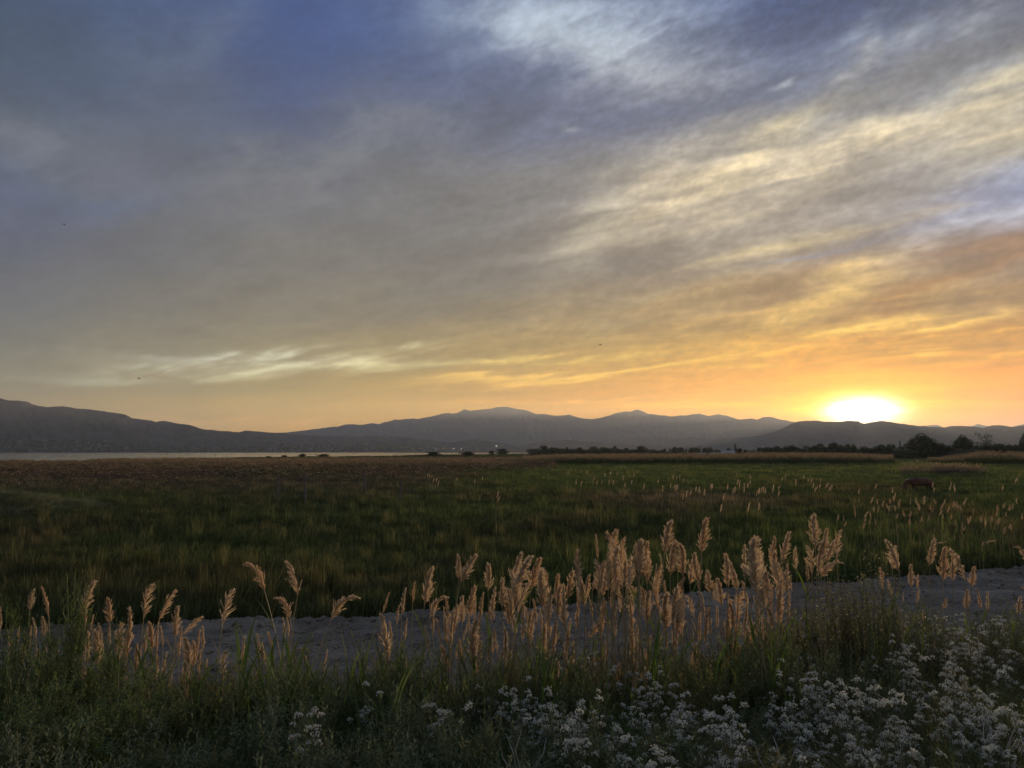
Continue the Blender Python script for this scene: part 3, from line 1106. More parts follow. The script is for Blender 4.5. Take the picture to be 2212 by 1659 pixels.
BUSHES = [
    (c5(215, 478), 110 / 3.687, 'sage', 480, 'rounded bush before the pale distant trees'),
    (c5(325, 500), 115 / 3.687, 'wide', 480, 'low dark bush between the bush and the tall round tree'),
    (c5(740, 445), 230 / 3.687, 'wide', 480, 'long dark bush at the foot of the tall round tree'),
    (c5(1090, 470), 150 / 3.687, 'sage', 460, 'grey bush under the open-crowned tree'),
    (c5(1350, 470), 170 / 3.687, 'sage', 455, 'grey bush before the highest tree clump'),
    (c5(1740, 470), 190 / 3.687, 'sage', 450, 'grey bush straight below the sun'),
    (c5(1980, 480), 170 / 3.687, 'sage', 450, 'grey bush just past the sun, lakeward of the pale willow bush'),
    (c6(370, 453), 280 / 3.687, 'sage', 400, 'pale rounded willow bush lakeward of the great domed tree'),
    (c6(520, 478), 200 / 3.687, 'sage', 400, 'pale bush against the trunk side of the great domed tree'),
    (c6(60, 500), 180 / 3.687, 'wide', 400, 'dark bush lakeward of the pale willow bush'),
    (c6(1000, 480), 260 / 3.687, 'wide', 405, 'dark bush between the two domed trees'),
    (c6(1240, 468), 270 / 3.687, 'sage', 395, 'pale bush in front of the second domed tree'),
    (c6(1410, 458), 250 / 3.687, 'sage', 395, 'pale bush in front of the tall open tree, its lakeward half'),
    (c6(1570, 466), 250 / 3.687, 'sage', 395, 'pale bush in front of the tall open tree, its far half'),
    (c6(1800, 450), 260 / 3.687, 'wide', 398, 'dark bush before the trees below the pylons'),
    (c6(2010, 450), 240 / 3.687, 'wide', 398, 'dark bush before the trees, nearest the edge tree'),
    (c6(2180, 500), 200 / 3.687, 'sage', 390, 'pale bush under the large tree at the edge of the view'),
]
for i, ((a, b), w, sh, Y, lab) in enumerate(BUSHES):
    tree('bush', a, b, w * .5486 * 1.1, Y, sh, lab, 'bush', 'bushes along the wood', i)
HEDGE = ['lakeward end', 'next to the lakeward end', 'under the first round tree', 'past the first round tree', 'before the long gap', 'in the long gap',
         'under the low round tree', 'under the widest tree', 'past the widest tree', 'under the small lone tree', 'past the small lone tree',
         'under the tall broad tree', 'past the tall broad tree', 'towards the houses', 'nearest the houses']
for i, w in enumerate(HEDGE):
    a, b = c7(20 + i * 88, 156 + 9 * math.sin(i * 2.3) + (10 if i > 9 else 0))
    tree('bush', a, b, 150 / 2.458 * .5486, 770 + 12 * math.cos(i * 3), 'wide' if i % 4 else 'sage', 'low bush of the far hedge, ' + w, 'bush', 'bushes of the far hedge', i)
FILL = []
for i in range(34):
    a = 1655 + i * 17.5 + 6 * math.sin(i * 2.1)
    FILL.append((a, 964.5 + 3.6 * math.sin(i * 1.7) + 2.0 * math.sin(i * 4.1) - (4 if a > 1990 else 0), 'w', None, 470 - .09 * (a - 1640)))
for i, f in enumerate(FILL):
    o = tree('bush', f[0], f[1], 36 + 8 * math.sin(i * 3.3), f[4], 'wide' if i % 3 else 'round', None, 'bush', None, i)
    FILL[i] = (f[0], f[1], 'w', o, f[4])
SHORE = [(1085, 968.5, 22, 900, 'dark round bush standing alone on the lake shore near the town lights'),
         (1062, 973, 12, 900, 'small bush beside the lone dark shore bush'),
         (1010, 974.5, 30, 620, 'low flat bush on the shore past the middle of the water'),
         (936, 975, 26, 560, 'pair of rounded bush crowns by the bright water'),
         (1168, 975, 22, 900, 'dark bush at the very end of the lake'),
         (655, 979.5, 16, 480, 'tiny shrub standing up against the bright water, first of the shore shrubs'),
         (582, 978.5, 14, 470, 'tiny shrub against the bright water, nearest the thin spit'),
         (615, 979, 12, 470, 'tiny shrub against the bright water, between its two neighbours'),
         (700, 980, 26, 480, 'wispy low shrub against the bright water towards the town lights')]
for i, (a, b, w, Y, lab) in enumerate(SHORE):
    tree('bush', a, b, w, Y, 'round', lab, 'bush', 'bushes on the lake shore', i)

# ------------------------------------------------------------------ houses, pylons, lights
MAT_WALL = plain('pale_render', (0.36, 0.35, 0.34), (0.30, 0.29, 0.28), 0.8)
MAT_ROOF = plain('metal_roof', (0.30, 0.33, 0.37), (0.24, 0.27, 0.30), 0.6, 0.5, 0.4)
MAT_ROOFB = plain('brown_roof', (0.14, 0.10, 0.085), (0.18, 0.13, 0.10), 0.6)
MAT_PANE = plain('dark_window', (0.02, 0.022, 0.026), rough=0.15, spec=0.5)
MAT_WOOD = plain('weathered_wood', (0.19, 0.17, 0.15), (0.11, 0.095, 0.08), 9.0, bump=0.5)
MAT_STEEL = plain('galvanised_steel', (0.30, 0.30, 0.31), rough=0.5, spec=0.5)


def house(px, Y, w, h, roof_h, roof_mat, label, cat='house'):
    x = (px - 1106) / FPX * Y
    root = empty('house', (x, Y, gz(x, Y)), R.uniform(-.15, .15))
    d = w * .6
    b = MB()
    b.box((0, 0, h / 2 - .1), (w, d, h + .2))
    b.face([(-w / 2, -d / 2 - .0, h), (-w / 2, d / 2, h), (-w / 2, 0, h + roof_h * .96)])
    b.face([(w / 2, -d / 2, h), (w / 2, 0, h + roof_h * .96), (w / 2, d / 2, h)])
    b.build('wall', MAT_WALL, root)
    b = MB()
    e, o = .5, .35
    b.face([(-w / 2 - e, -d / 2 - o, h - .08), (w / 2 + e, -d / 2 - o, h - .08), (w / 2 + e, 0, h + roof_h), (-w / 2 - e, 0, h + roof_h)])
    b.face([(-w / 2 - e, d / 2 + o, h - .08), (-w / 2 - e, 0, h + roof_h), (w / 2 + e, 0, h + roof_h), (w / 2 + e, d / 2 + o, h - .08)])
    b.face([(-w / 2 - e, -d / 2 - o, h - .2), (w / 2 + e, -d / 2 - o, h - .2), (w / 2 + e, -d / 2 - o, h - .085), (-w / 2 - e, -d / 2 - o, h - .085)])
    b.build('roof', roof_mat, root)
    for k in range(max(1, int(w // 5))):
        b = MB()
        b.box(((k + .5) / max(1, int(w // 5)) * w * .8 - w * .4, -d / 2 - .03, h * .55), (1.3, .08, 1.2))
        b.build('window', MAT_PANE, root)
    return tag(root, label, cat, 'farm buildings at the far edge of the meadow')


house(c7(1875, 0)[0], 720, 11.5, 2.6, 2.2, MAT_ROOF, 'white-walled house with pale metal roof beside the columnar tree')
house(c7(1780, 0)[0], 715, 10.0, 2.0, .8, MAT_ROOF, 'long low white shed nearest the white-roofed house', 'shed')
house(c7(1726, 0)[0], 715, 4.6, 2.0, .7, MAT_ROOF, 'short low white shed between two longer buildings', 'shed')
house(c7(1618, 0)[0], 715, 7.0, 1.7, .7, MAT_ROOF, 'low white shed farthest from the white-roofed house', 'shed')
house(c5(440, 0)[0], 560, 7.5, 3.2, 1.8, MAT_ROOFB, 'pale house with brown roof half hidden before the wood')
house(c5(480, 0)[0], 575, 5.0, 3.0, 1.6, MAT_ROOF, 'small pale house against the tall round tree at the wood end')


def pylon(px, top, Y, label):
    x = (px - 1106) / FPX * Y
    h = EYE + (976.4 - top) / FPX * Y
    root = empty('power_pylon', (x, Y, gz(x, Y)))
    b = MB()
    for sx in (-1, 1):
        for sy in (-1, 1):
            b.tube([(sx * 2.2, sy * 2.2, -.2), (sx * .7, sy * .7, h * .7), (sx * .25, sy * .25, h)], [.16, .14, .12], 4)
    for k in range(8):
        z0, z1 = h * k / 9, h * (k + 1) / 9
        a0, a1 = 2.2 - 1.5 * min(k / 6.3, 1.2), 2.2 - 1.5 * min((k + 1) / 6.3, 1.2)
        s = 1 if k % 2 else -1
        for sy in (-1, 1):
            b.tube([(-s * a0, sy * a0, z0), (s * a1, sy * a1, z1)], [.08, .08], 4)
    b.build('mast', MAT_STEEL, root)
    for z in (.78, .90):
        b = MB()
        b.tube([(-5.0, 0, h * z), (5.0, 0, h * z)], [.16, .16], 4)
        b.tube([(-5.0, 0, h * z), (0, 0, h * z + 1.6), (5.0, 0, h * z)], [.08, .1, .08], 4)
        b.build('crossarm', MAT_STEEL, root)
    return tag(root, label, 'pylon', 'power pylons behind the wood')


pylon(c6(1840, 0)[0], c6(0, 330)[1], 1500, 'thin steel pylon next to the tall open tree')
pylon(c6(2025, 0)[0], c6(0, 365)[1], 1700, 'thin steel pylon nearest the edge tree')
pylon(c6(1100, 0)[0], c6(0, 365)[1], 1900, 'thin steel pylon over the gap between the domed trees')


def glow_material():
    m, n, out = material('lit_lamp')
    e = n.new('ShaderNodeEmission')
    e.inputs[0].default_value = (1.0, 0.90, 0.74, 1)
    e.inputs[1].default_value = 2.2
    finish(n, out, e.outputs[0])
    return m


MAT_LAMP = glow_material()
for X, Yy, s, lab in [(655, 422, 1.5, 'lit lamp across the water, first from the lakeward side'), (700, 421, 1.2, 'faint lit lamp across the water, second of the row'),
                      (715, 424, 1.0, 'dim lit lamp close under the second lamp'), (757, 424, 1.2, 'dim lit lamp just before the brightest lamp'),
                      (771, 420, 2.0, 'brightest lit lamp across the water'), (816, 422, 1.8, 'lit lamp ending the row across the water'),
                      (1032, 404, 2.2, 'double lit lamp higher on the far slope, apart from the row')]:
    a, b = crop(X, Yy, 1300, 1500, 1.58)
    p = at_depth(a, b, 5290.0)
    g = gz(p.x, p.y)
    root = empty('street_lamp', (p.x, p.y, g))
    m = MB()
    m.tube([(0, 0, 0), (0, 0, p.z - g - s)], [.35, .25], 6)
    m.build('pole', MAT_STEEL, root)
    m = MB()
    m.ball((0, 0, p.z - g), s, squash=.8)
    if X == 1032:
        m.ball((s * 2.4, 0, p.z - g - .8), s * .8, squash=.8)
    m.build('lamp_head', MAT_LAMP, root)
    tag(root, lab, 'street lamp', 'lit lamps of the far shore')


# towns strung along the far shore: roofs and garden trees too small to count
def far_town():
    r = random.Random(3)
    b, t = MB(), MB()

    def on_slope(px, py):
        """where the line of sight through a point of the view meets the far slope"""
        u, X, Y, Z = LEFT_SLOPE
        i = int(np.argmin(np.abs(u - px)))
        n = 70
        el = (Z[:n, i] - EYE) / np.hypot(X[:n, i], Y[:n, i])
        d = pdir(px, py)
        want = d.z / math.hypot(d.x, d.y)
        k = int(np.argmax(el > want))
        if k == 0:
            k = 1
        f = (want - el[k - 1]) / max(el[k] - el[k - 1], 1e-9)
        f = min(max(f, 0), 1)
        return [float(A[k - 1, i] * (1 - f) + A[k, i] * f) for A in (X, Y, Z)]
    bands = [(-300, 330, 959, 968, 3), (-300, 420, 966, 974, 3), (380, 760, 966, 974, 2), (700, 1110, 962, 973, 3), (-200, 240, 951, 960, 1), (560, 900, 960, 968, 1)]
    wts = [x[4] for x in bands]
    for k in range(230):
        x0, x1, y0, y1, _ = r.choices(bands, wts)[0]
        x, Y, z = on_slope(r.uniform(x0, x1), r.uniform(y0, y1))
        w, d, h = r.uniform(9, 30), r.uniform(9, 14), r.uniform(4, 8)
        b.mat = r.choice([0, 0, 0, 1, 1, 2])
        b.box((x, Y - 6, z + h / 2 - 3), (w, d, h + 6))
        b.mat = r.choice([1, 1, 2])
        b.face([(x - w / 2, Y - 6 - d / 2 - .3, z + h), (x + w / 2, Y - 6 - d / 2 - .3, z + h), (x + w / 2, Y - 6, z + h + 3.5), (x - w / 2, Y - 6, z + h + 3.5)])
        b.face([(x - w / 2, Y - 6 + d / 2, z + h), (x - w / 2, Y - 6, z + h + 3.5), (x + w / 2, Y - 6, z + h + 3.5), (x + w / 2, Y - 6 + d / 2, z + h)])
    for k in range(2600):
        x0, x1, y0, y1, _ = r.choices(bands, wts)[0]
        x, Y, z = on_slope(r.uniform(x0, x1), r.uniform(y0, y1 + 1))
        s = r.uniform(5, 13)
        t.ball((x, Y - 6, z + s * .3), s, seed=k, lumpy=.35, squash=.75)
    for k in range(700):
        px = r.uniform(-250, 1420)
        Y = 5215 + 18 * abs(r.gauss(0, 1))
        x = (px - 1106) / FPX * Y
        s = r.uniform(4, 10)
        t.ball((x, Y, s * .35), s, seed=k, lumpy=.35, squash=.75)
    o = b.build('far_town', [plain('town_wall', (0.17, 0.165, 0.16), (0.26, 0.25, 0.245), 0.05), plain('town_roof', (0.12, 0.115, 0.115), (0.19, 0.19, 0.20), 0.05), MAT_ROOFB])
    tag(o, kind='stuff', label='houses of a town strung along the far lake shore', cat='town')
    o = t.build('far_shore_trees', MAT_LEAF_DARK)
    tag(o, kind='stuff', label='dark garden trees strung along the far lake shore', cat='trees')


far_town()


# marks standing in the water, a long way out
def marker(px, py, Y, h, label):
    p = at_depth(px, py, Y)
    root = empty('channel_marker', (p.x, Y, -0.15))
    b = MB()
    b.tube([(0, 0, -.5), (0, 0, h)], [.12, .10], 6)
    b.build('pole', MAT_WOOD, root)
    b = MB()
    b.tube([(0, 0, h * .55), (0, 0, h * .62), (0, 0, h * .95), (0, 0, h)], [.1, .5, .5, .1], 8)
    b.build('daymark', MAT_ROOFB, root)
    tag(root, label, 'marker', 'markers standing in the lake')


marker(360, 980, 800, 2.4, 'dark marker standing in the lake over the dark spit')
marker(466, 984, 620, 1.7, 'short dark marker near the reeds, closer than the other marker')

# ------------------------------------------------------------------ fence posts in the meadow
for X, Yt, Yb, lab in [(301, 380, 620, 'leaning weathered fence post nearest the lake side'), (640, 368, 650, 'tallest weathered fence post, second from the lake side'),
                       (1378, 352, 545, 'thin weathered fence post against the dark reeds'), (1826, 455, 640, 'short weathered fence post farthest from the mound')]:
    a, t = crop(X, Yt, 1000, 1750, 3.16)
    _, bb = crop(X, Yb, 1000, 1750, 3.16)
    Y = EYE * FPX / (bb - 976.4) * .78
    p = at_depth(a, t - 2, Y)
    b = MB()
    r = random.Random(X)
    lean = r.uniform(-.06, .06)
    h = p.z
    b.tube([(-lean, 0, -.4), (-lean * .6, 0, h * .3), (0, .01, h * .65), (lean, 0, h - .03), (lean, 0, h)], [.085, .08, .078, .072, .05], 8)
    o = b.build('fence_post', MAT_WOOD)
    o.location = (p.x, Y, 0)
    for z in (.5, .75, .95):
        w = MB()
        w.tube([(.10 * math.cos(k * .785), .10 * math.sin(k * .785), h * z) for k in range(9)], [.004] * 9, 4)
        w.build('wire_loop', MAT_STEEL, o)
    tag(o, lab, 'fence post', 'old fence posts in the meadow')


# ------------------------------------------------------------------ grazing cow
def cow():
    m, n, out = material('red_brown_hide')
    pos = n.new('ShaderNodeTexCoord').outputs['Object']
    col = n.mix(n.maprange(n.noise(pos, 2.2, 5.0, 0.6), 0.35, 0.7), (0.125, 0.058, 0.034, 1), (0.080, 0.036, 0.022, 1))
    white = n.math('MULTIPLY', n.maprange(n.noise(pos, 1.4, 2.0, 0.5), 0.66, 0.72), 0.5)
    col = n.mix(white, col, (0.55, 0.50, 0.44, 1))
    b = n.new('ShaderNodeBsdfPrincipled')
    n.put(b.inputs['Base Color'], col)
    b.inputs['Roughness'].default_value = 0.7
    finish(n, out, b.outputs[0])
    # skeleton: head towards -X, grazing
    V = [((0.68, 0, 1.04), .27, .33), ((0.30, 0, 1.00), .31, .37), ((-0.10, 0, .98), .33, .39), ((-0.52, 0, 1.03), .29, .37), ((-0.84, 0, 1.06), .17, .25),
         ((-1.20, 0, .92), .13, .19), ((-1.48, 0, .66), .11, .15), ((-1.45, 0, .26), .10, .12), ((-1.56, 0, .08), .075, .085)]
    E = [(i, i + 1) for i in range(len(V) - 1)]

    def leg(root, pts):
        k = root
        for p, r1 in pts:
            V.append((p, r1, r1))
            E.append((k, len(V) - 1))
            k = len(V) - 1
    for sy in (-1, 1):
        leg(0, [((.70, sy * .20, .82), .16), ((.60, sy * .21, .60), .105), ((.76, sy * .21, .42), .06), ((.72, sy * .21, .10), .05), ((.69, sy * .21, .0), .06)])
        leg(3, [((-.56, sy * .17, .74), .12), ((-.56, sy * .18, .45), .07), ((-.55, sy * .18, .12), .048), ((-.58, sy * .18, 0), .06)])
        leg(6, [((-1.30, sy * .20, .56), .035), ((-1.29, sy * .29, .53), .05), ((-1.30, sy * .36, .50), .018)])
    k = 0
    for p, r1 in [((.88, 0, 1.16), .07), ((.96, 0, 1.02), .035), ((.97, 0, .60), .025), ((.97, 0, .36), .05), ((.97, 0, .25), .02)]:
        V.append((p, r1, r1))
        E.append((k, len(V) - 1))
        k = len(V) - 1
    me = bpy.data.meshes.new('cow')
    me.from_pydata([v[0] for v in V], E, [])
    me.materials.append(m)
    o = bpy.data.objects.new('cow', me)
    COL.objects.link(o)
    o.modifiers.new('skin', 'SKIN')
    sv = me.skin_vertices
    if not sv:
        bpy.context.view_layer.objects.active = o
        bpy.ops.mesh.customdata_skin_add()
        sv = me.skin_vertices
    for i, v in enumerate(V):
        sv[0].data[i].radius = (v[1], v[2])
        sv[0].data[i].use_root = (i == 2)
    o.modifiers.new('sub', 'SUBSURF').levels = 2
    o.modifiers['sub'].render_levels = 2
    dg = bpy.context.evaluated_depsgraph_get()
    me2 = bpy.data.meshes.new_from_object(o.evaluated_get(dg))
    o.modifiers.clear()
    o.data = me2
    me2.polygons.foreach_set('use_smooth', [True] * len(me2.polygons))
    a, b2 = crop(1150, 505, 3400, 1850, 5.53)
    Y = 62.0
    x = (a - 1106) / FPX * Y
    o.location = (x + .1, Y, .06)
    o.rotation_euler = (0, 0, rad(10))
    o.scale = (1.06, .96, .98)
    tag(o, 'red-brown cow grazing head down in the tall meadow grass', 'cow')


cow()

# ------------------------------------------------------------------ reeds
MAT_PLUME = leafy('reed_plume', (0.64, 0.50, 0.34), (0.76, 0.63, 0.46), 0.5, (0.84, 0.67, 0.45), scale=9.0, rough=0.8, spec=0.1, jitter=0.30, c3=(0.58, 0.41, 0.25))
MAT_STALK = leafy('reed_stalk', (0.42, 0.35, 0.21), (0.32, 0.27, 0.16), 0.25, scale=6.0, rough=0.6, jitter=0.2)
MAT_BLADE = leafy('reed_blade', (0.072, 0.135, 0.040), (0.100, 0.165, 0.054), 0.45, (0.16, 0.24, 0.04), scale=3.0, rough=0.75, spec=0.08, jitter=0.3, c3=(0.10, 0.12, 0.045))
MAT_DRYBLADE = leafy('dry_blade', (0.33, 0.25, 0.14), (0.25, 0.20, 0.11), 0.35, scale=4.0, rough=0.8, spec=0.08, jitter=0.3)


def plume_mesh(kind, seed):
    """a seed plume of unit length along +Z; its branchlets are drawn towards +X by the wind"""
    r = random.Random(seed)
    b = MB()
    if kind == 'n':
        nb, ang, bl, bend, side = 76, (5, 15), (.16, .30), .08, .4
    elif kind == 'f':
        nb, ang, bl, bend, side = 140, (8, 34), (.18, .40), .34, 1.15
    elif kind == 'l':
        nb, ang, bl, bend, side = 54, (9, 30), (.22, .46), .42, 1.3
    else:
        nb, ang, bl, bend, side = 110, (10, 36), (.20, .38), 1.25, 1.0
    ax = []
    for i in range(9):
        t = i / 8.0
        th = bend * t * t
        if ax:
            q = ax[-1]
            ax.append((q[0] + .125 * math.sin(th), 0, q[2] + .125 * math.cos(th)))
        else:
            ax.append((0, 0, 0))
    b.tube(ax, [.012 * (1 - .8 * i / 8) for i in range(9)], 4, False)

    def on(t):
        k = min(int(t * 8), 7)
        u = t * 8 - k
        p, q = Vector(ax[k]), Vector(ax[k + 1])
        return p.lerp(q, u), (q - p).normalized()
    for k in range(nb):
        t = (k + r.random()) / nb
        t = .02 + .95 * t
        p, d = on(t)
        az = r.gauss(0, 1.1 / side) if r.random() < .72 else r.uniform(-math.pi, math.pi)
        out = Vector((math.cos(az), math.sin(az), 0))
        env = min(1.0, .35 + t / .28) * (1.12 - .86 * t ** 1.15)
        L = r.uniform(*bl) * env
        a = rad(r.uniform(*ang)) * (1.25 - .5 * t)
        dd = (d * math.cos(a) + out * math.sin(a)).normalized()
        pts, dirs = [p], [dd]
        seg = 4
        for j in range(seg):
            dd = (dd + Vector((.30 * side, 0, -.16)) * (.34 if kind != 'n' else .08) * (j + 1) / seg + Vector((r.gauss(0, .05), r.gauss(0, .05), 0))).normalized()
            pts.append(pts[-1] + dd * L / seg)
            dirs.append(dd)
        sd = dd.cross(Vector((r.gauss(0, 1), r.gauss(0, 1), r.gauss(0, 1)))).normalized()
        b.ribbon(pts, [.010, .015, .015, .011, .003], sd)
        m = 11 if kind in 'fa' else 8
        for j in range(m):
            u = (j + r.random()) / m * seg
            i = min(int(u), seg - 1)
            q = pts[i].lerp(pts[i + 1], u - i)
            v = Vector((r.gauss(0, 1), r.gauss(0, 1), r.gauss(0, 1)))
            sdv = (dirs[i] * 1.3 + v * .42).normalized()
            wv = sdv.cross(v).normalized() * .0085
            ln = r.uniform(.045, .095)
            b.face([q - wv, q + wv, q + sdv * ln])
    return b.mesh('plume', MAT_PLUME)


PLUMES = {k: [plume_mesh(k, 100 + 13 * i + ord(k)) for i in range({'n': 5, 'f': 6, 'l': 4, 'a': 4}[k])] for k in 'nfla'}


def blade_mesh(seed, L, w, droop, fold, mat, name='leaf'):
    """a reed leaf from its sheath at the origin, rising along +X/+Z and bending over"""
    r = random.Random(seed)
    pts, th = [(0, 0, 0)], rad(r.uniform(62, 78))
    n = 8
    for i in range(n):
        th -= droop * (i / n) ** 1.3 * 2.2 / n
        q = pts[-1]
        pts.append((q[0] + math.cos(th) * L / n, q[1] + r.gauss(0, .004), q[2] + math.sin(th) * L / n))
    ws = [w * (.35 + .65 * min(1, i / 2.2)) * (1 - (i / n) ** 2.4) + .0015 for i in range(n + 1)]
    b = MB()
    tw = r.uniform(-.5, .5)
    lft, rgt = [], []
    for i in range(n + 1):
        a = tw * i / n
        lft.append((math.sin(a) * .2, math.cos(a), fold))
        rgt.append((-math.sin(a) * .2, -math.cos(a), fold))
    for sd in (lft, rgt):
        k = len(b.v)
        for p, s, ww in zip(pts, sd, ws):
            b.v.append(p)
            b.v.append((p[0] + s[0] * ww * .5, p[1] + s[1] * ww * .5, p[2] + s[2] * ww * .5))
        for i in range(n):
            a = k + 2 * i
            b.f.append((a, a + 1, a + 3, a + 2))
            b.m.append(0)
    return b.mesh(name, mat)


DRY_LEAVES = [blade_mesh(i, R.uniform(.22, .40), R.uniform(.010, .018), R.uniform(.8, 2.2), .25, MAT_DRYBLADE) for i in range(6)]
GREEN_LEAVES = [blade_mesh(20 + i, R.uniform(.38, .64), R.uniform(.030, .050), R.uniform(.0, 1.1), .35, MAT_BLADE) for i in range(12)]


def basis(z, xref):
    z = z.normalized()
    x = (xref - z * xref.dot(z)).normalized()
    y = z.cross(x)
    return Matrix((x, y, z)).transposed().to_4x4()


def reed(tip, root_px, kind, Y, r, bend_at=None, name='reed'):
    """tip and root_px: ends of the plume in the frame; the culm goes down to the ground at depth Y"""
    p1 = at_depth(tip[0], tip[1], Y)
    p0 = at_depth(root_px[0], root_px[1], Y)
    ax = p1 - p0
    L = ax.length
    side = 1.0 if ax.x >= -0.02 * L else -1.0
    zg = gz(p0.x, Y)
    H = p0.z - zg
    if H < .25:
        H = .25
    lean = ax.x / max(L, 1e-3)
    bx = p0.x - H * (.10 * lean + r.gauss(0, .035)) if bend_at is None else bend_at
    by = Y + r.gauss(0, .12)
    zg = gz(bx, by)
    o = empty(name, (bx, by, zg))
    P0, P3 = Vector((0, 0, -.05)), p0 - Vector((bx, by, zg))
    tdir = (Vector((0, 0, 1)) + ax.normalized() * (.9 if kind != 'a' else .7)).normalized()
    c1 = Vector((r.gauss(0, .02), r.gauss(0, .02), H * .45))
    c2 = P3 - tdir * H * .35
    pts = []
    for i in range(8):
        t = i / 7.0
        s = 1 - t
        pts.append(P0 * s ** 3 + c1 * 3 * s * s * t + c2 * 3 * s * t * t + P3 * t ** 3)
    b = MB()
    k = min(1.0, .6 + L)
    b.tube(pts, [(.0075 - .0034 * i / 7) * k for i in range(8)], 5)
    b.build('stem', MAT_STALK, o)
    look = kind if kind != 'f' or r.random() > .24 else r.choice('lln')
    pl = bpy.data.objects.new('plume', r.choice(PLUMES[look]))
    q = ax.normalized()
    if kind == 'a':
        q = (q + Vector((-.45 * side, 0, .55))).normalized()
    elif kind in 'fl':
        q = (q + Vector((-.16 * side + r.gauss(0, .13), 0, .05 + r.gauss(0, .05)))).normalized()
    M = basis(q, Vector((side if r.random() > .12 or kind == 'a' else -side, r.gauss(0, .35), 0)))
    wd = r.uniform(.95, 1.4)
    pl.matrix_local = Matrix.Translation(P3) @ M @ Matrix.Diagonal((L * wd, L * wd, L * (1.12 if kind == 'a' else 1.0), 1))
    link(pl, o)
    for _ in range(r.choice((1, 2, 2, 3))):
        t = r.uniform(.25, .85)
        i = min(int(t * 7), 6)
        lf = bpy.data.objects.new('leaf', r.choice(DRY_LEAVES) if r.random() < .75 else r.choice(GREEN_LEAVES))
        sc = r.uniform(.7, 1.1)
        lf.matrix_local = Matrix.Translation(pts[i].lerp(pts[i + 1], t * 7 - i)) @ Matrix.Rotation(r.choice((r.gauss(0, .6), r.gauss(math.pi, .6))), 4, 'Z') @ Matrix.Scale(sc, 4)
        link(lf, o)
    return o


K4 = dict(ox=0, oy=2100, sc=1.795)
K5 = dict(ox=1000, oy=2100, sc=1.795)
K6 = dict(ox=2000, oy=2000, sc=1.62)
K7 = dict(ox=2932, oy=2000, sc=1.62)
REEDS4 = [(5, 530, 2, 690, 'n'), (225, 400, 208, 545, 'f'), (308, 388, 345, 590, 'n'), (625, 345, 565, 590, 'f'), (612, 470, 600, 665, 'n'), (762, 468, 775, 640, 'f'),
          (240, 605, 255, 760, 'n'), (298, 595, 318, 745, 'f'), (130, 665, 118, 800, 'n'), (655, 578, 640, 690, 'n'), (932, 543, 900, 860, 'n'), (1058, 360, 1015, 600, 'l'),
          (1212, 400, 1125, 610, 'l'), (1245, 530, 1238, 735, 'f'), (1650, 413, 1570, 660, 'l'), (1415, 592, 1290, 715, 'l'), (1272, 668, 1262, 885, 'n'), (1405, 690, 1390, 885, 'n'),
          (1440, 664, 1432, 835, 'n'), (1335, 745, 1340, 955, 'f'), (965, 788, 955, 1045, 'n'), (1078, 638, 1075, 830, 'f'), (1112, 640, 1105, 855, 'n'), (1030, 680, 1022, 865, 'n'),
          (990, 800, 985, 925, 'n'), (1112, 850, 1108, 1015, 'n'), (1168, 850, 1155, 1045, 'n'), (1208, 940, 1198, 1105, 'n'), (1455, 895, 1452, 1060, 'n'), (1410, 830, 1405, 1005, 'n'),
          (1362, 770, 1368, 950, 'f'), (850, 640, 840, 900, 'l'), (900, 690, 880, 900, 'n'), (1585, 830, 1578, 1045, 'l'), (1722, 735, 1712, 905, 'n'), (1822, 715, 1838, 855, 'n'),
          (1902, 700, 1935, 855, 'n'), (1845, 780, 1878, 935, 'n'), (545, 680, 540, 840, 'n'), (565, 610, 552, 725, 'n'), (600, 760, 595, 890, 'n'), (700, 640, 700, 765, 'n'),
          (782, 660, 772, 805, 'f'), (60, 690, 66, 835, 'n'), (215, 660, 205, 805, 'n'), (325, 790, 335, 965, 'n'), (410, 830, 400, 925, 'n'), (150, 790, 160, 930, 'n'),
          (470, 738, 462, 860, 'n'), (1140, 660, 1150, 800, 'n'), (1300, 740, 1300, 880, 'l'), (820, 700, 828, 860, 'n')]
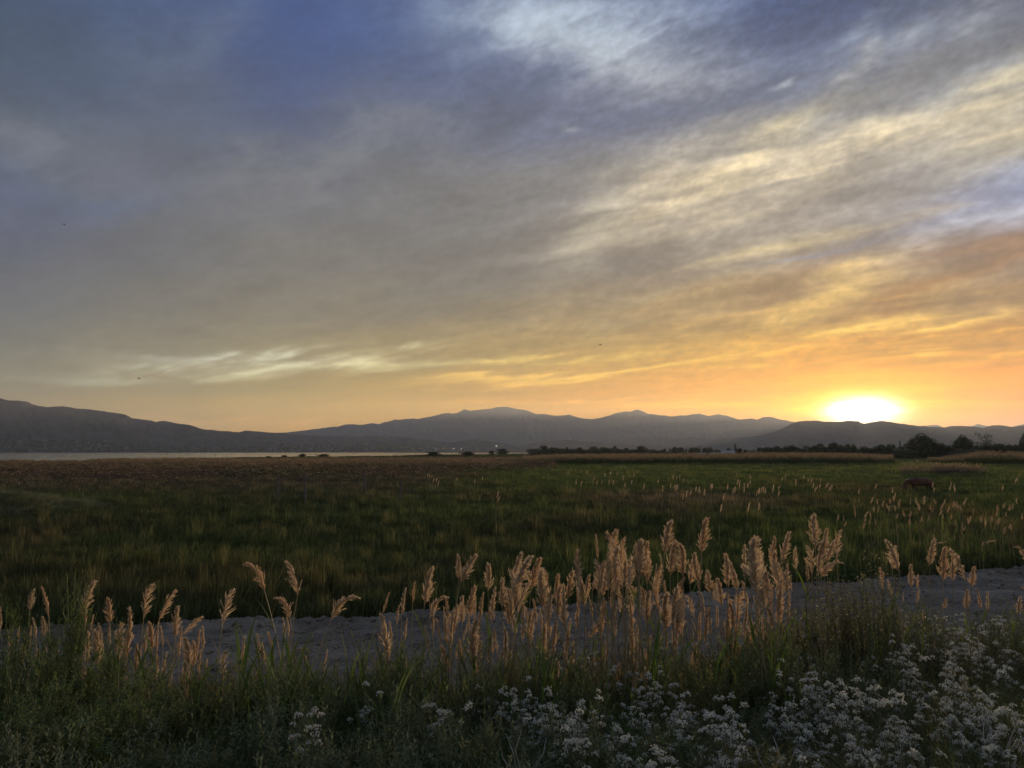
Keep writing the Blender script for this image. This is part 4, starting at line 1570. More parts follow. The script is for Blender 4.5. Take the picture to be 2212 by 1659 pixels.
REEDS5 = [(145, 468, 255, 605, 'a'), (398, 213, 308, 440, 'l'), (720, 472, 545, 612, 'a'), (948, 428, 908, 575, 'n'), (1062, 398, 1045, 585, 'n'), (1130, 352, 1122, 495, 'n'),
          (1278, 256, 1205, 505, 'f'), (1555, 156, 1462, 345, 'f'), (1497, 165, 1448, 320, 'f'), (1628, 223, 1655, 405, 'f'), (1905, 150, 1825, 425, 'f'), (1358, 455, 1245, 605, 'a'),
          (1365, 462, 1375, 655, 'n'), (1018, 518, 1008, 655, 'n'), (1075, 608, 1062, 775, 'n'), (918, 588, 955, 960, 'n'), (965, 630, 972, 775, 'n'), (1300, 608, 1322, 795, 'n'),
          (1215, 662, 1242, 870, 'n'), (1550, 383, 1515, 600, 'f'), (1470, 452, 1472, 645, 'f'), (1442, 500, 1400, 705, 'f'), (1560, 450, 1560, 625, 'n'), (1772, 328, 1755, 525, 'f'),
          (1882, 308, 1848, 560, 'f'), (1940, 345, 1868, 565, 'f'), (1612, 430, 1600, 605, 'n'), (1662, 430, 1648, 625, 'f'), (1692, 398, 1680, 645, 'n'), (1592, 540, 1588, 705, 'n'),
          (1580, 700, 1568, 855, 'n'), (1682, 680, 1690, 855, 'l'), (1502, 640, 1478, 765, 'n'), (1262, 560, 1266, 725, 'n'), (1912, 500, 1898, 765, 'n'), (1962, 560, 1950, 745, 'f'),
          (1802, 480, 1810, 655, 'f'), (212, 600, 216, 755, 'n'), (240, 600, 243, 745, 'n'), (100, 700, 137, 855, 'n'), (28, 740, 42, 865, 'n'), (58, 790, 76, 905, 'n'),
          (340, 808, 378, 935, 'n'), (512, 828, 488, 1015, 'n'), (880, 708, 892, 785, 'n'), (1075, 870, 1075, 965, 'n'), (1100, 992, 955, 1035, 'a'), (1715, 760, 1720, 855, 'n'),
          (1432, 790, 1428, 900, 'n'), (1345, 520, 1350, 650, 'n'), (1855, 560, 1850, 720, 'f'), (1395, 560, 1390, 740, 'n')]
REEDS6 = [(95, 300, 22, 505, 'f'), (186, 323, 148, 525, 'f'), (80, 430, 52, 605, 'f'), (132, 470, 70, 645, 'f'), (240, 403, 228, 645, 'f'), (336, 433, 312, 605, 'f'),
          (320, 500, 318, 690, 'f'), (406, 408, 382, 575, 'f'), (440, 510, 450, 650, 'n'), (355, 560, 368, 765, 'f'), (265, 580, 265, 715, 'n'), (578, 343, 540, 525, 'f'),
          (515, 430, 500, 565, 'f'), (520, 560, 540, 705, 'n'), (595, 400, 602, 565, 'f'), (666, 158, 690, 365, 'f'), (726, 198, 730, 405, 'f'), (676, 350, 672, 505, 'n'),
          (690, 400, 678, 565, 'f'), (770, 328, 768, 505, 'f'), (846, 213, 838, 445, 'f'), (896, 283, 888, 485, 'f'), (942, 360, 942, 485, 'n'), (968, 408, 928, 565, 'f'),
          (1048, 95, 998, 295, 'f'), (1062, 223, 1038, 425, 'f'), (1104, 240, 1116, 435, 'f'), (975, 300, 985, 425, 'n'), (1176, 318, 1163, 485, 'f'), (1216, 293, 1222, 485, 'f'),
          (1256, 75, 1236, 285, 'f'), (1270, 408, 1285, 545, 'f'), (1216, 420, 1222, 565, 'n'), (1386, 303, 1396, 495, 'f'), (1412, 360, 1408, 505, 'n'), (1466, 338, 1466, 525, 'f'),
          (1500, 248, 1512, 455, 'n'), (1572, 208, 1578, 525, 'f'), (1600, 300, 1605, 520, 'f'), (1352, 458, 1362, 625, 'f'), (1545, 280, 1550, 460, 'f'), (1062, 440, 1058, 625, 'f'),
          (1110, 530, 1130, 645, 'n'), (1182, 560, 1190, 705, 'f'), (1240, 550, 1252, 705, 'n'), (922, 540, 888, 745, 'f'), (852, 520, 872, 665, 'f'), (790, 560, 790, 685, 'f'),
          (760, 440, 752, 605, 'f'), (622, 600, 632, 725, 'n'), (702, 540, 722, 685, 'f'), (660, 782, 512, 832, 'a'), (832, 850, 775, 945, 'l'), (170, 590, 182, 745, 'n'),
          (210, 650, 216, 785, 'n'), (120, 640, 131, 765, 'n'), (30, 520, 22, 700, 'f'), (1332, 630, 1338, 765, 'n'), (1402, 560, 1412, 705, 'n'), (1450, 560, 1458, 665, 'n'),
          (1482, 740, 1478, 835, 'l'), (1305, 470, 1318, 600, 'n'), (820, 430, 822, 590, 'f'), (650, 480, 655, 640, 'f'), (1015, 470, 1012, 620, 'f'), (1525, 470, 1530, 640, 'f')]
REEDS7 = [(65, 210, 72, 565, 'f'), (110, 300, 112, 470, 'n'), (182, 188, 165, 335, 'f'), (248, 153, 240, 345, 'f'), (326, 258, 331, 405, 'f'), (205, 288, 210, 475, 'f'),
          (140, 378, 152, 565, 'f'), (265, 368, 272, 565, 'n'), (172, 500, 168, 685, 'n'), (280, 540, 280, 695, 'n'), (202, 400, 205, 515, 'n'), (446, 53, 452, 255, 'f'),
          (472, 138, 500, 305, 'f'), (420, 250, 430, 425, 'f'), (462, 220, 470, 425, 'f'), (505, 198, 520, 345, 'f'), (536, 148, 585, 335, 'l'), (608, 365, 482, 455, 'a'),
          (1003, 208, 985, 405, 'f'), (965, 250, 942, 395, 'f'), (1164, 203, 1178, 365, 'f'), (1282, 258, 1268, 465, 'f'), (1332, 298, 1325, 465, 'f'), (1372, 258, 1405, 455, 'l'),
          (1458, 378, 1448, 505, 'f'), (1405, 528, 1412, 645, 'f'), (1488, 520, 1508, 645, 'n'), (1546, 540, 1550, 660, 'n'), (1752, 568, 1742, 685, 'f'), (1735, 252, 1800, 350, 'a'),
          (1765, 505, 1800, 570, 'a'), (1072, 370, 1063, 505, 'f'), (1110, 430, 1100, 520, 'f'), (868, 388, 885, 525, 'l'), (1135, 530, 1098, 615, 'l'), (1282, 580, 1268, 645, 'f'),
          (1136, 650, 1140, 725, 'n'), (1010, 540, 1010, 605, 'n'), (545, 510, 540, 585, 'n'), (922, 462, 935, 560, 'l'), (395, 330, 405, 470, 'n')]
rr = random.Random(21)
FRONT = []          # (px of plume tip, py, kind, object, depth)
for lst, K, cid in ((REEDS4, K4, 4), (REEDS5, K5, 5), (REEDS6, K6, 6), (REEDS7, K7, 7)):
    for tx, ty, bx, by, kd in lst:
        t, b_ = crop(tx, ty, **K), crop(bx, by, **K)
        Ln = math.hypot(t[0] - b_[0], t[1] - b_[1])
        want = {'n': .27, 'f': .31, 'l': .33, 'a': .31}[kd]
        Y = 8.35 + max(0, t[0] - 500) / 1500 * 1.5 + rr.gauss(0, .3)
        Y = min(max(.65 * Y + .35 * want * FPX / Ln, 7.6), 11.5)
        ba = None
        if cid == 5 and tx == 145:
            ba = at_depth(615, 1480, Y).x
        if cid == 5 and tx == 720:
            ba = at_depth(640, 1520, Y).x
        FRONT.append((t[0], t[1], kd, reed(t, b_, kd, Y, rr, ba), Y))
for k in range(112):                     # shorter reeds crowding lower down in the clumps
    if k < 46:
        tx, ty = rr.uniform(1170, 1660), rr.uniform(1285, 1440)
    elif k < 62:
        tx, ty = rr.uniform(70, 450), rr.uniform(1350, 1500)
    elif k < 76:
        tx, ty = rr.uniform(930, 1190), rr.uniform(1310, 1440)
    else:
        tx = rr.uniform(1180, 1800)
        ty = 1215 + 60 * math.sin(tx * .013) + rr.uniform(-15, 85)
    ln = rr.uniform(48, 85)
    kd = rr.choice('nnnff') if k < 76 else rr.choice('ffffln')
    Y = rr.uniform(7.6, 8.8) + max(0, tx - 1000) / 1000
    FRONT.append((tx, ty, kd, reed((tx, ty), (tx + rr.uniform(-7, 4), ty + ln), kd, Y, rr), Y))
# the lone tall culm that bows back over the track
t, b_ = crop(1718, 237, **K4), crop(1872, 415, **K4)
lone = reed(t, b_, 'a', 8.6, rr, at_depth(618, 1500, 8.6).x)
lone_far = []
K8 = dict(ox=2600, oy=1750, sc=1.545)
MIDREEDS = [(1295, 320), (1320, 335), (1355, 345), (1397, 330), (1380, 360), (1420, 315), (1402, 378), (1430, 372), (1462, 340), (1522, 330), (1562, 325), (1607, 315), (1580, 362), (1645, 370),
            (1676, 333), (1735, 333), (1720, 360), (1787, 345), (1755, 380), (1813, 352), (1833, 370), (1860, 328), (1906, 338), (1911, 393), (2052, 368), (2096, 358), (2122, 368), (2140, 362),
            (2174, 328), (1182, 376), (1252, 402), (1286, 412), (1245, 432), (1280, 450), (1312, 456), (1228, 474), (1078, 428), (1120, 436), (1132, 470), (1440, 420), (1482, 402), (1516, 408),
            (1586, 436), (1515, 455), (1636, 430), (1662, 388), (1706, 396), (1722, 428), (1782, 425), (1795, 455), (1836, 476), (1858, 498), (1880, 448), (1893, 440), (1956, 432), (1973, 462),
            (2020, 438), (2062, 448), (2056, 402), (2101, 415), (2103, 455), (2101, 505), (2122, 485), (2150, 488), (1302, 380), (1332, 372), (2040, 580), (1735, 590), (1660, 548), (1960, 590), (2200, 420), (1990, 455)]
MID = []
for X, Yy in MIDREEDS:
    t = crop(X, Yy, **K8)
    ln = rr.uniform(10, 16) * (1.6 if (X, Yy) in ((1607, 315), (1182, 376), (1562, 325)) else 1.0)
    b_ = (t[0] - rr.uniform(-2, 6), t[1] + ln)
    if (X, Yy) in ((2040, 580), (1735, 590)):
        b_ = (t[0] - 22, t[1] + 6)
    Y = 24.5 + rr.gauss(0, 1.6) - max(0, (Yy - 420)) * .03
    if Y < track_far((t[0] - 1106) / FPX * Y) + .5:
        Y = float(track_far((t[0] - 1106) / FPX * Y)) + .6
    MID.append((t[0], t[1], 'm', reed(t, b_, rr.choice('ffnfl'), Y, rr), Y))
# smaller single reeds farther out in the meadow
FARREEDS = [crop(X, Yy, 2632, 1500, 1.58) for X, Yy in
            [(12, 640), (35, 648), (55, 650), (110, 688), (135, 690), (170, 660), (185, 668), (222, 680), (260, 645), (270, 650), (343, 705), (368, 650), (400, 670), (412, 665), (428, 620), (440, 625),
             (470, 640), (492, 640), (507, 625), (560, 680), (578, 668), (592, 660), (602, 672), (648, 660), (650, 650), (685, 660), (727, 590), (790, 615), (842, 588), (868, 612), (888, 612), (900, 645),
             (922, 655), (940, 650), (945, 608), (978, 648), (990, 640), (1015, 650), (1183, 680), (1288, 648), (1642, 640), (1652, 668), (1748, 660), (1757, 632), (1780, 668), (2078, 660), (2158, 610), (2168, 608),
             (562, 765), (495, 768), (325, 772), (1394, 672), (28, 590), (70, 588), (505, 585), (425, 575)]]
FARREEDS += [crop(X, Yy, 1300, 1500, 1.58) for X, Yy in
             [(1480, 565), (1598, 562), (1640, 600), (1710, 580), (1742, 568), (1785, 575), (1822, 595), (1888, 580), (1735, 620), (1760, 625), (1832, 640), (1872, 625), (1950, 645), (2040, 620), (2068, 660), (2150, 655),
              (605, 580), (618, 582), (630, 590), (660, 608), (672, 625), (785, 608), (900, 618), (948, 600), (1040, 695), (1530, 620), (1560, 630), (1690, 625)]]
def far_reeds():
    """the farthest single reeds, a few pixels each, past the limit of single plants"""
    b = MB()
    for t in FARREEDS:
        for k in range(rr.choice((1, 1, 1, 2))):
            Y = min(max(1.75 * FPX / (t[1] - 976.4), 26), 60)
            p = at_depth(t[0] + k * rr.uniform(-9, 9), t[1] + k * rr.uniform(0, 12), Y)
            L = rr.uniform(.16, .26)
            b.mat = 0
            b.tube([(p.x - .12, Y, -.05), (p.x - .05, Y, p.z * .6), (p.x - .02, Y, p.z - L)], [.006, .005, .003], 4, False)
            b.mat = 1
            lean = rr.uniform(.02, .14)
            for c in range(26):
                q = Vector((p.x - .02 + lean * .5 * c / 26, Y, p.z - L * (1 - c / 26.0)))
                a = rr.uniform(0, 6.28)
                d = Vector((.025 + .030 * math.cos(a), .045 * math.sin(a), rr.uniform(.04, .09)))
                w = Vector((-math.sin(a), math.cos(a), 0)) * .008
                b.face([q - w, q + w, q + d * 1.0 + w * .6, q + d * 1.15 - w * .4])
    o = b.build('far_reeds', [MAT_STALK, MAT_PLUME])
    tag(o, 'tiny single reeds dotted far out over the green meadow', 'reeds', kind='stuff')


far_reeds()

ORD = ['first', 'second', 'third', 'fourth', 'fifth', 'sixth', 'seventh', 'eighth', 'ninth', 'tenth', 'eleventh', 'twelfth', 'thirteenth', 'fourteenth', 'fifteenth', 'sixteenth', 'seventeenth', 'eighteenth', 'nineteenth', 'twentieth', 'twenty-first', 'twenty-second', 'twenty-third', 'twenty-fourth', 'twenty-fifth', 'twenty-sixth',
       'twenty-seventh', 'twenty-eighth', 'twenty-ninth', 'thirtieth', 'thirty-first', 'thirty-second', 'thirty-third', 'thirty-fourth', 'thirty-fifth', 'thirty-sixth']


def number_off(items, describe, group, cat, fmt='{n} {what} from the lakeward side, {where}'):
    """labels every item by what it looks like and its place in a short row of its likes"""
    rows = {}
    for it in items:
        rows.setdefault(describe(it), []).append(it)
    for (what, where), its in rows.items():
        its.sort(key=lambda q: q[0])
        for i, it in enumerate(its):
            if len(its) == 1:
                lab = 'single ' + what + ' ' + where
            else:
                lab = fmt.format(what=what, n=ORD[i], where=where)
            tag(it[3], lab, cat, group)


FORM = {'n': 'spear-shaped reed', 'f': 'feathery reed', 'l': 'wispy reed', 'a': 'arching reed'}


def say_front(it):
    px, py, kd = it[:3]
    if px < 250:
        reg = 'among the tall green weeds'
    elif px < 470:
        reg = 'between green weeds and lone bowed reed'
    elif px < 800:
        reg = 'around the lone bowed reed'
    elif px < 1000:
        reg = 'at the thin end of the reed clump'
    elif px < 1200:
        reg = 'in the clump past its thin end'
    elif px < 1380:
        reg = 'in the densest clump, lakeward half'
    elif px < 1540:
        reg = 'in the densest clump, sunward half'
    elif px < 1680:
        reg = 'just short of the leafy bush'
    elif px < 1860:
        reg = 'in the tall bunch by the leafy bush'
    else:
        reg = 'past the leafy bush'
    hgt = 'low ' if py > 1395 else ('' if py > 1255 else 'tall ')
    return hgt + FORM[kd], reg


number_off(FRONT, say_front, 'reeds along the near edge of the track', 'reed')
tag(lone, 'tallest lone reed bowed over toward the lake above the bare track', 'reed', 'reeds along the near edge of the track')
number_off(MID, lambda it: (('high-standing' if it[1] < 1082 else ('middle-height' if it[1] < 1112 else 'low-standing')) + ' pale reed', 'scattered behind the track, ' + (
    'lakeward third' if it[0] < 1960 else 'middle third' if it[0] < 2075 else 'far third')), 'scattered reeds behind the track', 'reed')
number_off(FILL, lambda it: ('filling bush', 'in the wood ' + ('below the sun' if it[0] < 1880 else 'past the sun')), 'bushes filling the wood', 'bush')

# ------------------------------------------------------------------ green reed shoots
MAT_SHOOT = leafy('shoot_stem', (0.07, 0.11, 0.035), (0.10, 0.13, 0.05), 0.2, scale=5.0)
SHOOT_STEMS = []
for i in range(4):
    b = MB()
    q = random.Random(i)
    b.tube([(0, 0, -.05), (q.gauss(0, .01), q.gauss(0, .01), .35), (q.gauss(0, .02), q.gauss(0, .02), .7), (q.gauss(0, .03), q.gauss(0, .03), 1.0)], [.006, .0055, .0045, .002], 5)
    SHOOT_STEMS.append(b.mesh('stem', MAT_SHOOT))


def shoot(px, top, Y, r):
    top -= 26 if top > 1360 else 8
    p = at_depth(px, top, Y)
    z0 = gz(p.x, Y)
    h = max(.35, p.z - z0)
    o = empty('reed_shoot', (p.x, Y, z0), r.uniform(-.4, .4))
    o.rotation_euler.x = r.gauss(0, .05)
    o.rotation_euler.y = r.gauss(0, .07)
    sh = h * .72
    st = bpy.data.objects.new('stem', r.choice(SHOOT_STEMS))
    st.scale = (1, 1, sh)
    link(st, o)
    n = r.randint(5, 8)
    for k in range(n):
        t = .18 + .80 * k / (n - 1)
        lf = bpy.data.objects.new('leaf', r.choice(GREEN_LEAVES))
        s = (h - sh * t) / .40 * r.uniform(.75, 1.0) if k > n - 3 else r.uniform(.75, 1.1)
        s = min(max(s, .5), 1.25)
        a = (0 if k % 2 else math.pi) + r.gauss(0, .35)
        lf.matrix_local = Matrix.Translation((0, 0, sh * t)) @ Matrix.Rotation(a, 4, 'Z') @ Matrix.Rotation(r.gauss(-.12, .12), 4, 'Y') @ Matrix.Scale(s, 4)
        link(lf, o)
    return o


SHOOTS = [(535, 1375, 7.6), (560, 1380, 7.7), (548, 1370, 7.8), (590, 1400, 7.4), (470, 1440, 7.4), (510, 1430, 7.2), (345, 1400, 7.5), (300, 1385, 7.9), (385, 1440, 7.2),
          (760, 1400, 7.9), (775, 1430, 7.3), (720, 1455, 7.2), (690, 1470, 7.0), (800, 1445, 7.4), (830, 1425, 7.6), (868, 1390, 7.9), (880, 1405, 7.5), (905, 1400, 8.0), (930, 1405, 7.6),
          (960, 1380, 8.2), (975, 1400, 7.8), (1000, 1395, 8.0), (1020, 1380, 8.3), (1045, 1400, 7.9), (1155, 1380, 8.1), (1165, 1395, 7.8), (1180, 1385, 8.3), (1190, 1420, 7.6),
          (1135, 1430, 7.6), (1100, 1420, 7.8), (1060, 1440, 7.3), (1225, 1430, 7.9), (1262, 1400, 8.1), (1300, 1360, 8.6), (1345, 1330, 8.9), (1382, 1320, 9.0), (1420, 1400, 8.3),
          (1470, 1420, 8.1), (1530, 1390, 8.4), (1560, 1440, 7.8), (1535, 1450, 7.7), (1600, 1430, 8.0), (1660, 1400, 8.4), (1705, 1385, 8.6), (1870, 1330, 8.9), (1890, 1300, 9.3),
          (1915, 1270, 9.6), (1880, 1345, 8.8), (1940, 1310, 9.3), (2090, 1340, 10.3), (2190, 1325, 11.0), (2205, 1340, 10.6), (1990, 1370, 9.1), (640, 1500, 6.8), (600, 1490, 6.9),
          (735, 1500, 6.8), (850, 1480, 6.9), (930, 1480, 7.0), (1010, 1480, 7.1), (250, 1440, 7.2), (205, 1460, 7.0), (120, 1470, 6.9), (430, 1480, 6.8), (1130, 1500, 6.8),
          (1290, 1480, 7.2), (1360, 1470, 7.3), (1640, 1500, 7.2), (1590, 1500, 7.1), (670, 1560, 6.2), (540, 1550, 6.3), (780, 1540, 6.4), (330, 1530, 6.4), (240, 1560, 6.2), (560, 1600, 6.0)]
for k in range(72):
    px = rr.uniform(440, 1720)
    SHOOTS.append((px, rr.uniform(1405, 1530) - (40 if px > 1150 else 0), rr.uniform(6.3, 8.4) + (.5 if px > 1150 else 0)))
SH = [(px, t, 'g', shoot(px, t, Y, rr), Y) for px, t, Y in SHOOTS]
number_off(SH, lambda it: (('tall' if it[1] < 1400 else 'middle-height' if it[1] < 1470 else 'short') + ' green reed shoot', (
    'among the tall green weeds' if it[0] < 400 else 'before the lone bowed reed' if it[0] < 700 else 'before the bare track' if it[0] < 950 else 'at the foot of the thinner reeds' if it[0] < 1180 else
    'at the foot of the densest reeds' if it[0] < 1400 else 'under the sunward dense reeds' if it[0] < 1560 else 'beside the leafy bush')), 'green reed shoots', 'reed shoot')

# ------------------------------------------------------------------ broad-leaved plants of the bank
MAT_FLOWER = leafy('white_petals', (0.80, 0.79, 0.70), (0.66, 0.65, 0.57), 0.45, scale=30.0, jitter=0.15, rough=0.8, spec=0.1)
MAT_WEEDSTEM = leafy('weed_stem', (0.13, 0.15, 0.075), (0.20, 0.18, 0.10), 0.15, scale=8.0)
MAT_WEEDLEAF = leafy('weed_leaf', (0.135, 0.185, 0.075), (0.185, 0.215, 0.095), 0.48, scale=8.0, jitter=0.35, c3=(0.16, 0.14, 0.05))
MAT_GREYLEAF = leafy('silver_leaf', (0.165, 0.205, 0.112), (0.225, 0.26, 0.155), 0.38, scale=8.0, jitter=0.3, rough=0.7)
MAT_GREENLEAF = leafy('green_leaf', (0.120, 0.190, 0.070), (0.160, 0.220, 0.085), 0.48, (0.15, 0.20, 0.04), scale=8.0, jitter=0.35)
MAT_BUSHLEAF = leafy('olive_leaf', (0.150, 0.165, 0.090), (0.195, 0.205, 0.115), 0.45, (0.22, 0.20, 0.08), scale=8.0, jitter=0.35)
MAT_DRY = leafy('dry_stalk', (0.30, 0.23, 0.14), (0.22, 0.165, 0.10), 0.25, scale=7.0, jitter=0.35)


def leaf_face(b, p, d, up, L, w, bend=0.25):
    """a lance-shaped leaf of two folded halves"""
    s = d.cross(up)
    s = s.normalized() if s.length > 1e-4 else Vector((1, 0, 0))
    nrm = s.cross(d).normalized()
    m = p + d * L * .45 + nrm * L * bend * .3
    t = p + d * L - nrm * L * bend * .2
    b.face([p, m + s * w * .5 + nrm * w * .15, t, m])
    b.face([p, m, t, m - s * w * .5 + nrm * w * .15])


CLUSTERS = []
for i in range(6):
    b = MB()
    q = random.Random(300 + i)
    for k in range(q.randint(15, 22)):
        a, rr_ = q.uniform(0, 6.28), .031 * math.sqrt(q.random())
        z = .018 * (1 - (rr_ / .031) ** 2) + q.gauss(0, .007)
        b.ball((rr_ * math.cos(a), rr_ * math.sin(a), z), q.uniform(.0044, .0072), seed=i * 50 + k, lumpy=.28)
    b.mat = 1
    for k in range(7):
        a = k * .9
        b.tube([(0, 0, -.035), (.017 * math.cos(a), .017 * math.sin(a), .004)], [.0012, .001], 3, False)
    CLUSTERS.append(b.mesh('flower_cluster', [MAT_FLOWER, MAT_WEEDSTEM]))


def white_variant(seed):
    q = random.Random(seed)
    st, lf, spots = MB(), MB(), []
    for k in range(q.randint(6, 9)):
        a = q.uniform(0, 6.28)
        r0, r1 = .03 * q.random(), q.uniform(.04, .22)
        h = q.uniform(.48, 1.0) * (1 - .7 * max(0, r1 - .12))
        p0, p2 = Vector((r0 * math.cos(a), r0 * math.sin(a), -.04)), Vector((r1 * math.cos(a), r1 * math.sin(a), h * .72))
        p1 = p0.lerp(p2, .5) + Vector((q.gauss(0, .02), q.gauss(0, .02), .02))
        st.tube([p0, p1, p2], [.0032, .0028, .0022], 4, False)
        for j in range(24):
            t = q.uniform(.12, 1)
            p = p0.lerp(p2, t)
            d = Vector((q.gauss(0, 1), q.gauss(0, 1), q.uniform(.1, .9))).normalized()
            leaf_face(lf, p, d, Vector((0, 0, 1)), q.uniform(.035, .070), q.uniform(.011, .020))
        for j in range(q.choice((1, 2, 2, 3, 3))):
            aa = q.uniform(0, 6.28)
            p3 = p2 + Vector((.075 * math.cos(aa) * q.random(), .075 * math.sin(aa) * q.random(), h * q.uniform(.08, .30)))
            st.tube([p2, p2.lerp(p3, .6) + Vector((0, 0, .01)), p3], [.002, .0017, .0013], 3, False)
            spots.append((p3, q.uniform(.62, 1.15)))
    return st.mesh('stem', MAT_WEEDSTEM), lf.mesh('foliage', MAT_WEEDLEAF), spots


WHITE = [white_variant(400 + i) for i in range(7)]
wr = random.Random(33)


def white_weed(px, Y, h):
    x = (px - 1106) / FPX * Y
    z0 = gz(x, Y)
    o = empty('white_flowered_weed', (x, Y, z0), wr.uniform(0, 6.28))
    st, lf, spots = wr.choice(WHITE)
    s = h / 1.0
    for me, nm in ((st, 'stem'), (lf, 'foliage')):
        c = bpy.data.objects.new(nm, me)
        c.scale = (.8, .8, s)
        if nm == 'foliage':
            c['kind'] = 'stuff'
        link(c, o)
    for p, k in spots:
        c = bpy.data.objects.new('flower_cluster', wr.choice(CLUSTERS))
        c.matrix_local = Matrix.Translation((p.x * .8, p.y * .8, p.z * s)) @ Matrix.Rotation(wr.uniform(0, 6.28), 4, 'Z') @ Matrix.Rotation(wr.gauss(0, .25), 4, 'X') @ Matrix.Scale(k, 4)
        link(c, o)
    return o


def flower_zone(px, py):
    """how thickly the white flowers stand where their tops show at a point of the view"""
    w = 0.0
    for cx_, cy_, sx, sy, k in ((1930, 1500, 210, 75, 1.0), (2120, 1560, 150, 110, .9), (1760, 1590, 130, 70, .8), (2090, 1365, 210, 60, 1.0), (1450, 1410, 170, 45, .95),
                                (1400, 1530, 150, 70, .85), (1330, 1620, 110, 55, .8), (1620, 1420, 90, 40, .6), (1700, 1660, 120, 40, .7), (1090, 1465, 110, 38, .55), (1200, 1420, 60, 40, .6),
                                (1780, 1385, 70, 35, .7), (2010, 1660, 200, 40, .7), (760, 1490, 130, 26, .16), (1560, 1660, 80, 30, .3)):
        w = max(w, k * math.exp(-((px - cx_) / sx) ** 2 - ((py - cy_) / sy) ** 2))
    return w


WHITES = []
tries = 0
while len(WHITES) < 290 and tries < 40000:
    tries += 1
    Y = wr.uniform(4.9, 14.2) if len(WHITES) < 190 else wr.uniform(5.0, 7.2)
    px = wr.uniform(620, 2330) if Y < 9.5 else wr.uniform(1650, 2330)
    x = (px - 1106) / FPX * Y
    if Y > track_near(x) - .3:
        continue
    h = (.66 + .22 * math.sin(px * .021 + Y * 2.3)) * wr.uniform(.85, 1.25) * (1.3 if Y > 8.0 else 1.08)
    z = gz(x, Y) + h * .9
    py = 976.4 + (EYE - z) / Y * FPX
    if py > 1730 or wr.random() > flower_zone(min(px, 2200), py) ** 1.3:
        continue
    if Y > 9.5 and wr.random() > .8:
        continue
    if any((a[0] - px) ** 2 / (FPX / Y) ** 2 + (a[4] - Y) ** 2 < .165 ** 2 for a in WHITES):
        continue
    WHITES.append((px, py, 'w', white_weed(px, Y, h), Y))


def say_white(it):
    px, py, Y = it[0], it[1], it[4]
    row = ['front', 'second', 'third', 'fourth', 'fifth', 'sixth', 'backmost'][sum(Y > k for k in (5.5, 6.1, 6.8, 7.8, 9.3, 11.5))]
    where = ('before the bare track' if px < 1000 else 'below the thin reeds' if px < 1230 else 'below the densest reeds' if px < 1400 else 'below the sunward reeds' if px < 1560 else 'short of the leafy bush' if px < 1720 else
             'below the leafy bush' if px < 1900 else 'past the leafy bush' if px < 2050 else 'far past the leafy bush' if px < 2180 else 'by the edge of view')
    return 'white-flowered weed', 'in ' + row + ' row ' + where


number_off(WHITES, say_white, 'white-flowered weeds on the bank', 'wildflower')


def weed_variant(seed, stems, leaf_n, L, w, mats, branch=0, spread=.3, erect=1.0):
    q = random.Random(seed)
    st, lf = MB(), MB()
    for k in range(stems):
        a = q.uniform(0, 6.28)
        r1 = q.uniform(.03, spread)
        h = q.uniform(.62, 1.0)
        p = [Vector((.02 * math.cos(a), .02 * math.sin(a), -.04))]
        e = Vector((r1 * math.cos(a), r1 * math.sin(a), h))
        for j in range(1, 5):
            t = j / 4
            p.append(p[0].lerp(e, t) + Vector((q.gauss(0, .012), q.gauss(0, .012), .06 * math.sin(t * 3.1))))
        st.tube(p, [.005, .0045, .0038, .003, .0016], 4, False)
        axes = [(p, leaf_n)]
        for b_ in range(branch):
            t = q.uniform(.25, .85)
            i = min(int(t * 4), 3)
            s0 = p[i].lerp(p[i + 1], t * 4 - i)
            aa = q.uniform(0, 6.28)
            Lb = q.uniform(.10, .26) * (1.2 - t * .6)
            s1 = s0 + Vector((math.cos(aa) * Lb * .7, math.sin(aa) * Lb * .7, Lb * .9))
            m_ = s0.lerp(s1, .5) + Vector((math.cos(aa) * .02, math.sin(aa) * .02, -.01))
            st.tube([s0, m_, s1], [.0026, .002, .001], 3, False)
            axes.append(([s0, m_, s1], max(5, leaf_n // 4)))
        for pts, n in axes:
            m = len(pts) - 1
            for j in range(n):
                t = (j + q.random()) / n
                t = .12 + .88 * t if m > 2 else t
                i = min(int(t * m), m - 1)
                o = pts[i].lerp(pts[i + 1], t * m - i)
                aa = j * 2.4 + q.gauss(0, .3)
                up = q.uniform(.15, .9) * erect + (1.1 if t > .92 else 0)
                d = Vector((math.cos(aa), math.sin(aa), up)).normalized()
                k_ = (1.15 - .6 * t) * q.uniform(.7, 1.2)
                leaf_face(lf, o, d, Vector((0, 0, 1)), L * k_, w * k_)
    return st.mesh('stem', mats[0]), lf.mesh('foliage', mats[1])


GREYS = [weed_variant(500 + i, 8, 38, .085, .026, (MAT_WEEDSTEM, MAT_GREYLEAF), 2, .32) for i in range(4)]
GREENS = [weed_variant(520 + i, 5, 64, .046, .014, (MAT_WEEDSTEM, MAT_GREENLEAF), 20, .26) for i in range(4)]
SPRIGS = [weed_variant(540 + i, 1, 46, .048, .016, (MAT_WEEDSTEM, MAT_BUSHLEAF), 5, .06) for i in range(3)]
LOWGREEN = [weed_variant(560 + i, 10, 34, .080, .022, (MAT_WEEDSTEM, MAT_WEEDLEAF), 4, .40) for i in range(4)]


def weed(name, kinds, px, top, Y, wide, label, cat, group, hmin=.3):
    p = at_depth(px, top, Y)
    z0 = gz(p.x, Y)
    h = max(hmin, p.z - z0)
    o = empty(name, (p.x, Y, z0), wr.uniform(0, 6.28))
    st, lf = wr.choice(kinds)
    for me, nm in ((st, 'stem'), (lf, 'foliage')):
        c = bpy.data.objects.new(nm, me)
        c.scale = (wide, wide, h)
        if nm == 'foliage':
            c['kind'] = 'stuff'
        link(c, o)
    if label:
        tag(o, label, cat, group)
    return o


